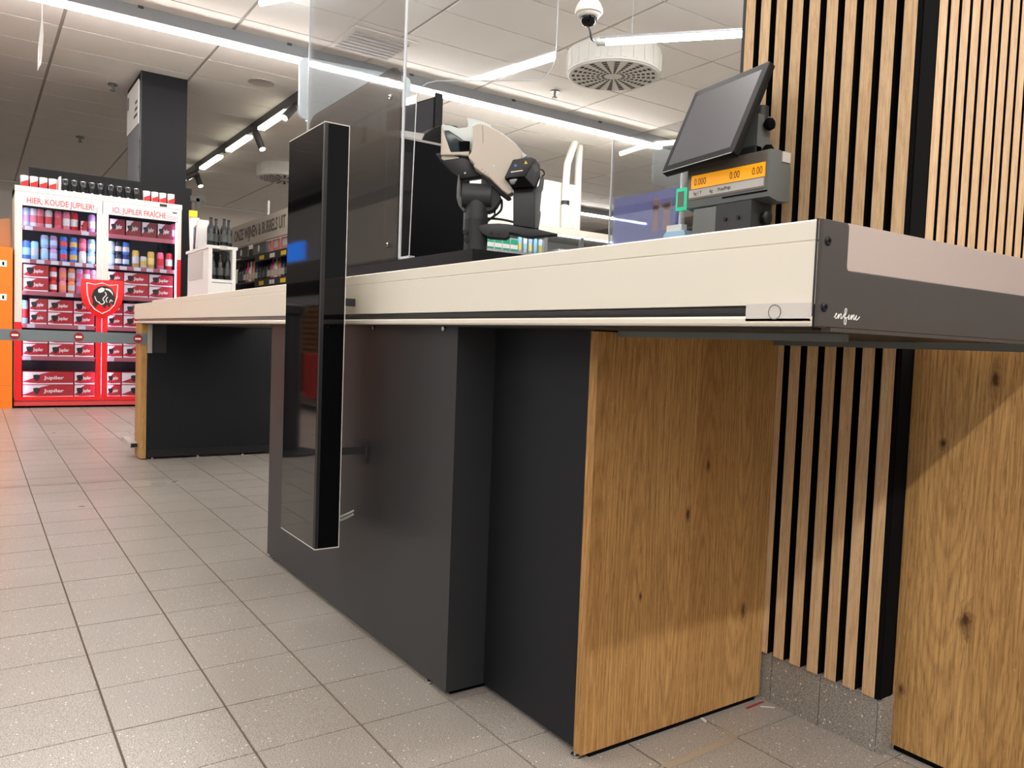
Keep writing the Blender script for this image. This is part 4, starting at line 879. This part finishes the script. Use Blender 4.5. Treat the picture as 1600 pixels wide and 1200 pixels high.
for k in range(24):
    m_ = cl_[(k*5) % 8]
    nm = {'bottle_black': 'black', 'can_orange': 'orange', 'can_dark': 'dark grey', 'can_white': 'white', 'can_navy': 'navy', 'can_rose': 'pink'}[m_]; cnt[nm] = cnt.get(nm, -1)+1
    wine(-11.4+k*.135, 3.12, 1.42, m_, f'{nm} wine bottle, {ORD[cnt[nm]]} of its colour from left, lower wine shelf', 'bottles on the lower wine shelf', .95)
# white bottle shelf unit nearer the counter
wu = thing('bottle_unit', 'white open shelf cube with black bottles beyond the counter', 'shelf', (-7.4, 1.77, 0))
WX0, WX1, WY0, WY1 = -7.80, -7.0, 1.65, 1.877
boxes('carcass', [((WX0, WY0, 0), (WX1, WY0+.03, 1.45)), ((WX0, WY1-.03, 0), (WX1, WY1, 1.45)), ((WX0, WY0, 0), (WX0+.02, WY1, 1.45)), ((WX0, WY0+.03, 1.165), (WX1, WY1-.03, 1.19)), ((WX0+.02, WY0+.03, .9), (WX1-.01, WY1-.03, 1.16))], 'white_print', wu)
box('top', (WX0-.02, WY0-.012, 1.45), (WX1+.004, WY1+.012, 1.475), 'white_print', wu, .002)
box('side_plate', (WX0+.08, WY0-.006, 1.20), (WX1-.18, WY0, 1.43), 'rail_grey', wu)
box('price_ticket', (WX1+.004, 1.74, 1.445), (WX1+.007, 1.80, 1.478), 'rail_grey', wu)
for k in range(3): wine(WX1-.07, 1.70+k*.062, 1.19, 'bottle_black', f'black bottle inside the white shelf cube, {ORD[k]} from left', 'bottles in the white cube', .78)
for k, y in enumerate((1.68, 1.735, 1.79, 1.84)): wine(WX1-.07-(k % 2)*.05, y, 1.475, 'bottle_black', f'black bottle on top of the white shelf cube, {ORD[k]} from left', 'bottles on the white cube', .80)
bk = thing('dark_box', 'dark angled box with a white side on top of the white shelf unit', 'box', (-7.6, 1.68, 1.475))
prism('front', [(-7.55, 1.64, 1.475), (-7.42, 1.64, 1.475), (-7.37, 1.64, 1.70), (-7.53, 1.64, 1.67)], (0, .10, 0), 'bottle_black', bk, .003)
prism('white_side', [(-7.415, 1.63, 1.475), (-7.33, 1.63, 1.475), (-7.31, 1.63, 1.72), (-7.37, 1.63, 1.71)], (0, .09, 0), 'white_print', bk, .002)
hk = thing('dark_hook_stand', 'dark pole with short arm beside the cooler', 'stand', (-7.95, 1.76, 0))
box('pole', (-7.97, 1.75, 0), (-7.94, 1.78, 2.0), 'shelf_dark', hk)
box('arm', (-7.97, 1.70, 1.97), (-7.94, 1.83, 2.02), 'shelf_dark', hk, .003)
lb = tag(prism('leaning_board', [(-7.76, 1.66, 1.476), (-7.74, 1.68, 1.476), (-7.80, 1.68, 1.80), (-7.82, 1.66, 1.80)], (0, .07, 0), 'rail_grey'), 'pale leaning board with yellow top beside the cooler', 'board')
box('yellow_tip', (-7.825, 1.66, 1.80), (-7.795, 1.73, 1.86), 'yellow_tag', lb)

# ------------------------------------------------------------------ chilled cabinets and white block at the back right
ch = thing('chilled_cabinet', 'open chilled cabinet with cream canopy seen over the counter', 'fridge', (-7.7, 6.2, 0))
CHX = -7.5
boxes('carcass', [((CHX-.7, 4.6, 0), (CHX-.65, 9.5, 2.1)), ((CHX-.65, 4.6, 0), (CHX, 9.5, .5))], 'cooler_white', ch)
box('side_board', (CHX-.7, 4.55, 0), (CHX+.02, 4.6, 2.0), 'crate_wood', ch)
box('canopy', (CHX-.70, 4.6, 2.055), (CHX+.03, 9.5, 2.13), 'cream_rail', ch, .004)
box('canopy_lamp', (CHX-.06, 4.65, 2.042), (CHX-.01, 9.45, 2.054), mat('lamp_chill', (225, 245, 255), .5, 0, 5), ch)
for z in (1.78, 1.40, 1.0):
    s = box('shelf', (CHX-.65, 4.61, z-.025), (CHX-.05, 9.48, z), 'shelf_dark', ch)
    box('shelf_lip', (CHX-.05, 4.61, z-.04), (CHX-.04, 9.48, z+.02), 'aluminium', s)
for k, y in enumerate((5.55, 6.1, 6.7, 7.4)): box('divider_post', (CHX-.04, y, .6), (CHX, y+.05, 2.05), 'aluminium', ch)
for k in range(5):
    m_ = 'green_pack' if k % 2 == 0 else 'white_print'
    o = tag(box('dairy_pack', (CHX-.22, 4.70+k*.11, 1.78), (CHX-.1, 4.80+k*.11, 1.78+.17), 'white_print', None, .003), f'green and white pack on the upper chilled shelf, {ORD[k]} from left', 'pack', 'packs in the chilled cabinet')
    box('green_band', (CHX-.0995, 4.702+k*.11, 1.78+.10), (CHX-.0985, 4.798+k*.11, 1.78+.165), 'green_pack', o)
    box('green_band', (CHX-.0995, 4.702+k*.11, 1.79), (CHX-.0985, 4.798+k*.11, 1.83), 'green_pack', o)
for k in range(6): can('bottle', ('light_blue', 'white', 'silver_blue')[k % 3], ('yellow', 'light_blue')[k % 2], CHX-.15, 5.30+k*.075, 1.78, f'small bottle on the upper chilled shelf, {ORD[k]} from left', 'bottles in the chilled cabinet')
for k in range(4): tag(box('white_tub', (CHX-.25, 5.85+k*.22, 1.78), (CHX-.1, 6.03+k*.22, 1.9), 'carton_white', None, .006), f'white tub on the upper chilled shelf, {ORD[k]} from left', 'tub', 'tubs in the chilled cabinet')
wb = tag(box('wall_block', (-8.5, 3.9, 2.131), (-7.95, 6.38, 2.78), 'brick_white'), kind='structure')
bm = bmesh.new()
for r in range(7):
    for c in range(12):
        y0_ = 3.92+c*.21+(r % 2)*.10; y1_ = min(y0_+.20, 6.37)
        if y1_-y0_ > .03: add_box(bm, (-7.951, y0_, 2.14+r*.091), (-7.946, y1_, 2.14+r*.091+.084))
tag(finish(bm, 'brick_facing', 'brick_white', wb), kind='stuff')
pp = thing('white_pipes', 'white pipes bending down over the white brick block', 'pipe', (-7.9, 6.1, 2.14))
tube('pipe', spline([(-7.9, 6.27, ZC-.01), (-7.9, 6.19, 3.1), (-7.9, 6.15, 2.9), (-7.9, 6.15, 2.13)], 6), .045, 'pipe_white', pp, 12)
tube('pipe', spline([(-7.99, 6.42, ZC-.01), (-7.99, 6.41, 3.0), (-7.99, 6.42, 2.5), (-7.99, 6.42, 2.13)], 6), .045, 'pipe_white', pp, 12)
lathe('clamp', [(.052, 2.50), (.052, 2.55)], (-7.9, 6.15, 0), 'plastic_black', pp, seg=12)
# clear screen of the next till, blue reflection painted on, and small things there
ts = thing('next_till_screen', 'clear screen with painted blue reflection low down, left of the monitor', 'screen', (-2.3, 2.2, .9))
box('sheet', (-2.52, 2.2, .9), (-2.10, 2.204, 1.60), 'acrylic', ts)
box('edge', (-2.523, 2.199, .9), (-2.520, 2.205, 1.60), 'acrylic_edge', ts)
box('edge', (-2.124, 2.198, .9), (-2.118, 2.206, 1.47), 'acrylic_edge', ts)
po = box('painted_reflection', (-2.505, 2.206, .95), (-2.128, 2.209, 1.357), 'reflection_blue', ts)  # blue reflection on the clear sheet, painted as a translucent panel
mat('pale_pink', (206, 150, 150), .6)
for k, (a, b, z0_, z1_) in enumerate(((-2.27, -2.24, 1.2, 1.33), (-2.215, -2.18, 1.2, 1.31), (-2.275, -2.17, 1.28, 1.30))): box('reflection_figure', (a, 2.2045, z0_), (b, 2.2055, z1_), 'pale_pink', po)
box('foot', (-2.55, 2.15, .87), (-2.08, 2.26, .9), 'plastic_dark', ts)
nx = tag(box('neighbour_counter', (-3.4, 2.08, 0), (-1.9, 2.5, .87), 'anthracite', None, .004), 'dark neighbouring till desk behind the counter, carrying the clear screen', 'counter')
ex_ = tag(box('green_sign', (-2.135, 2.19, 1.262), (-2.085, 2.1975, 1.345), 'exit_green', None, .003), 'small green framed sign left of the scale readout', 'sign')
box('panel', (-2.125, 2.1885, 1.275), (-2.095, 2.19, 1.332), 'display_strip', ex_)
bg = thing('blue_tray', 'pale blue plastic tray behind the counter edge left of the scale', 'tray', (-1.31, 1.365, .894))
prism('shell', [(-1.372, 1.350, .894), (-1.353, 1.350, 1.01), (-1.345, 1.350, 1.018), (-1.287, 1.350, 1.018), (-1.235, 1.350, .894)], (0, .034, 0), 'bag_blue', bg, .004)
box('white_top', (-1.358, 1.366, 1.018), (-1.31, 1.384, 1.035), 'white_print', bg, .002)

# ------------------------------------------------------------------ shop floor behind the viewer's left, mirrored in the pillar
cr = thing('crate_rack', 'wooden slat crate rack reflected in the glossy pillar', 'crates', (-10, -2.4, 0))
box('crate_core', (-11.6, -2.7, 0), (-8.4, -2.23, 1.12), 'plastic_black', cr)
for k in range(9): box('crate_slat', (-11.6, -2.23, .50+k*.068), (-8.4, -2.20, .50+k*.068+.05), 'crate_wood', cr, .004)
rb = thing('red_trolley', 'red bin on a grey trolley base reflected in the glossy pillar', 'trolley', (-7.35, -1.5, 0))
box('bin', (-7.62, -1.65, .13), (-7.05, -1.4, .56), 'poster_red', rb, .01)
box('base', (-8.3, -1.68, .07), (-6.9, -1.38, .12), 'steel_grey', rb, .006)
for x in (-8.2, -7.0):
    for y in (-1.63, -1.43): lathe('castor', [(.03, -.012), (.035, -.008), (.035, .008), (.03, .012)], (x, y, .035), 'rubber', rb, 'Y', 16)
gb = thing('white_gondola', 'tall white shelving with blue lit panel reflected in the pillar', 'shelf', (-13, -3.6, 0))
box('body', (-16.5, -3.9, 0), (-10.2, -3.4, 2.92), 'white_print', gb)
box('top_band', (-16.5, -3.95, 2.921), (-10.2, -3.38, 3.12), 'shelf_dark', gb)
box('lit_panel', (-14.25, -3.399, 2.05), (-13.3, -3.38, 2.36), 'blue_lit', gb)
box('shade_band', (-16.5, -3.399, 1.42), (-10.2, -3.36, 1.66), 'shelf_dark', gb)
for k in range(8): box('louvre', (-16.5, -3.399, 1.69+k*.04), (-10.2, -3.385, 1.71+k*.04), 'steel_grey', gb)
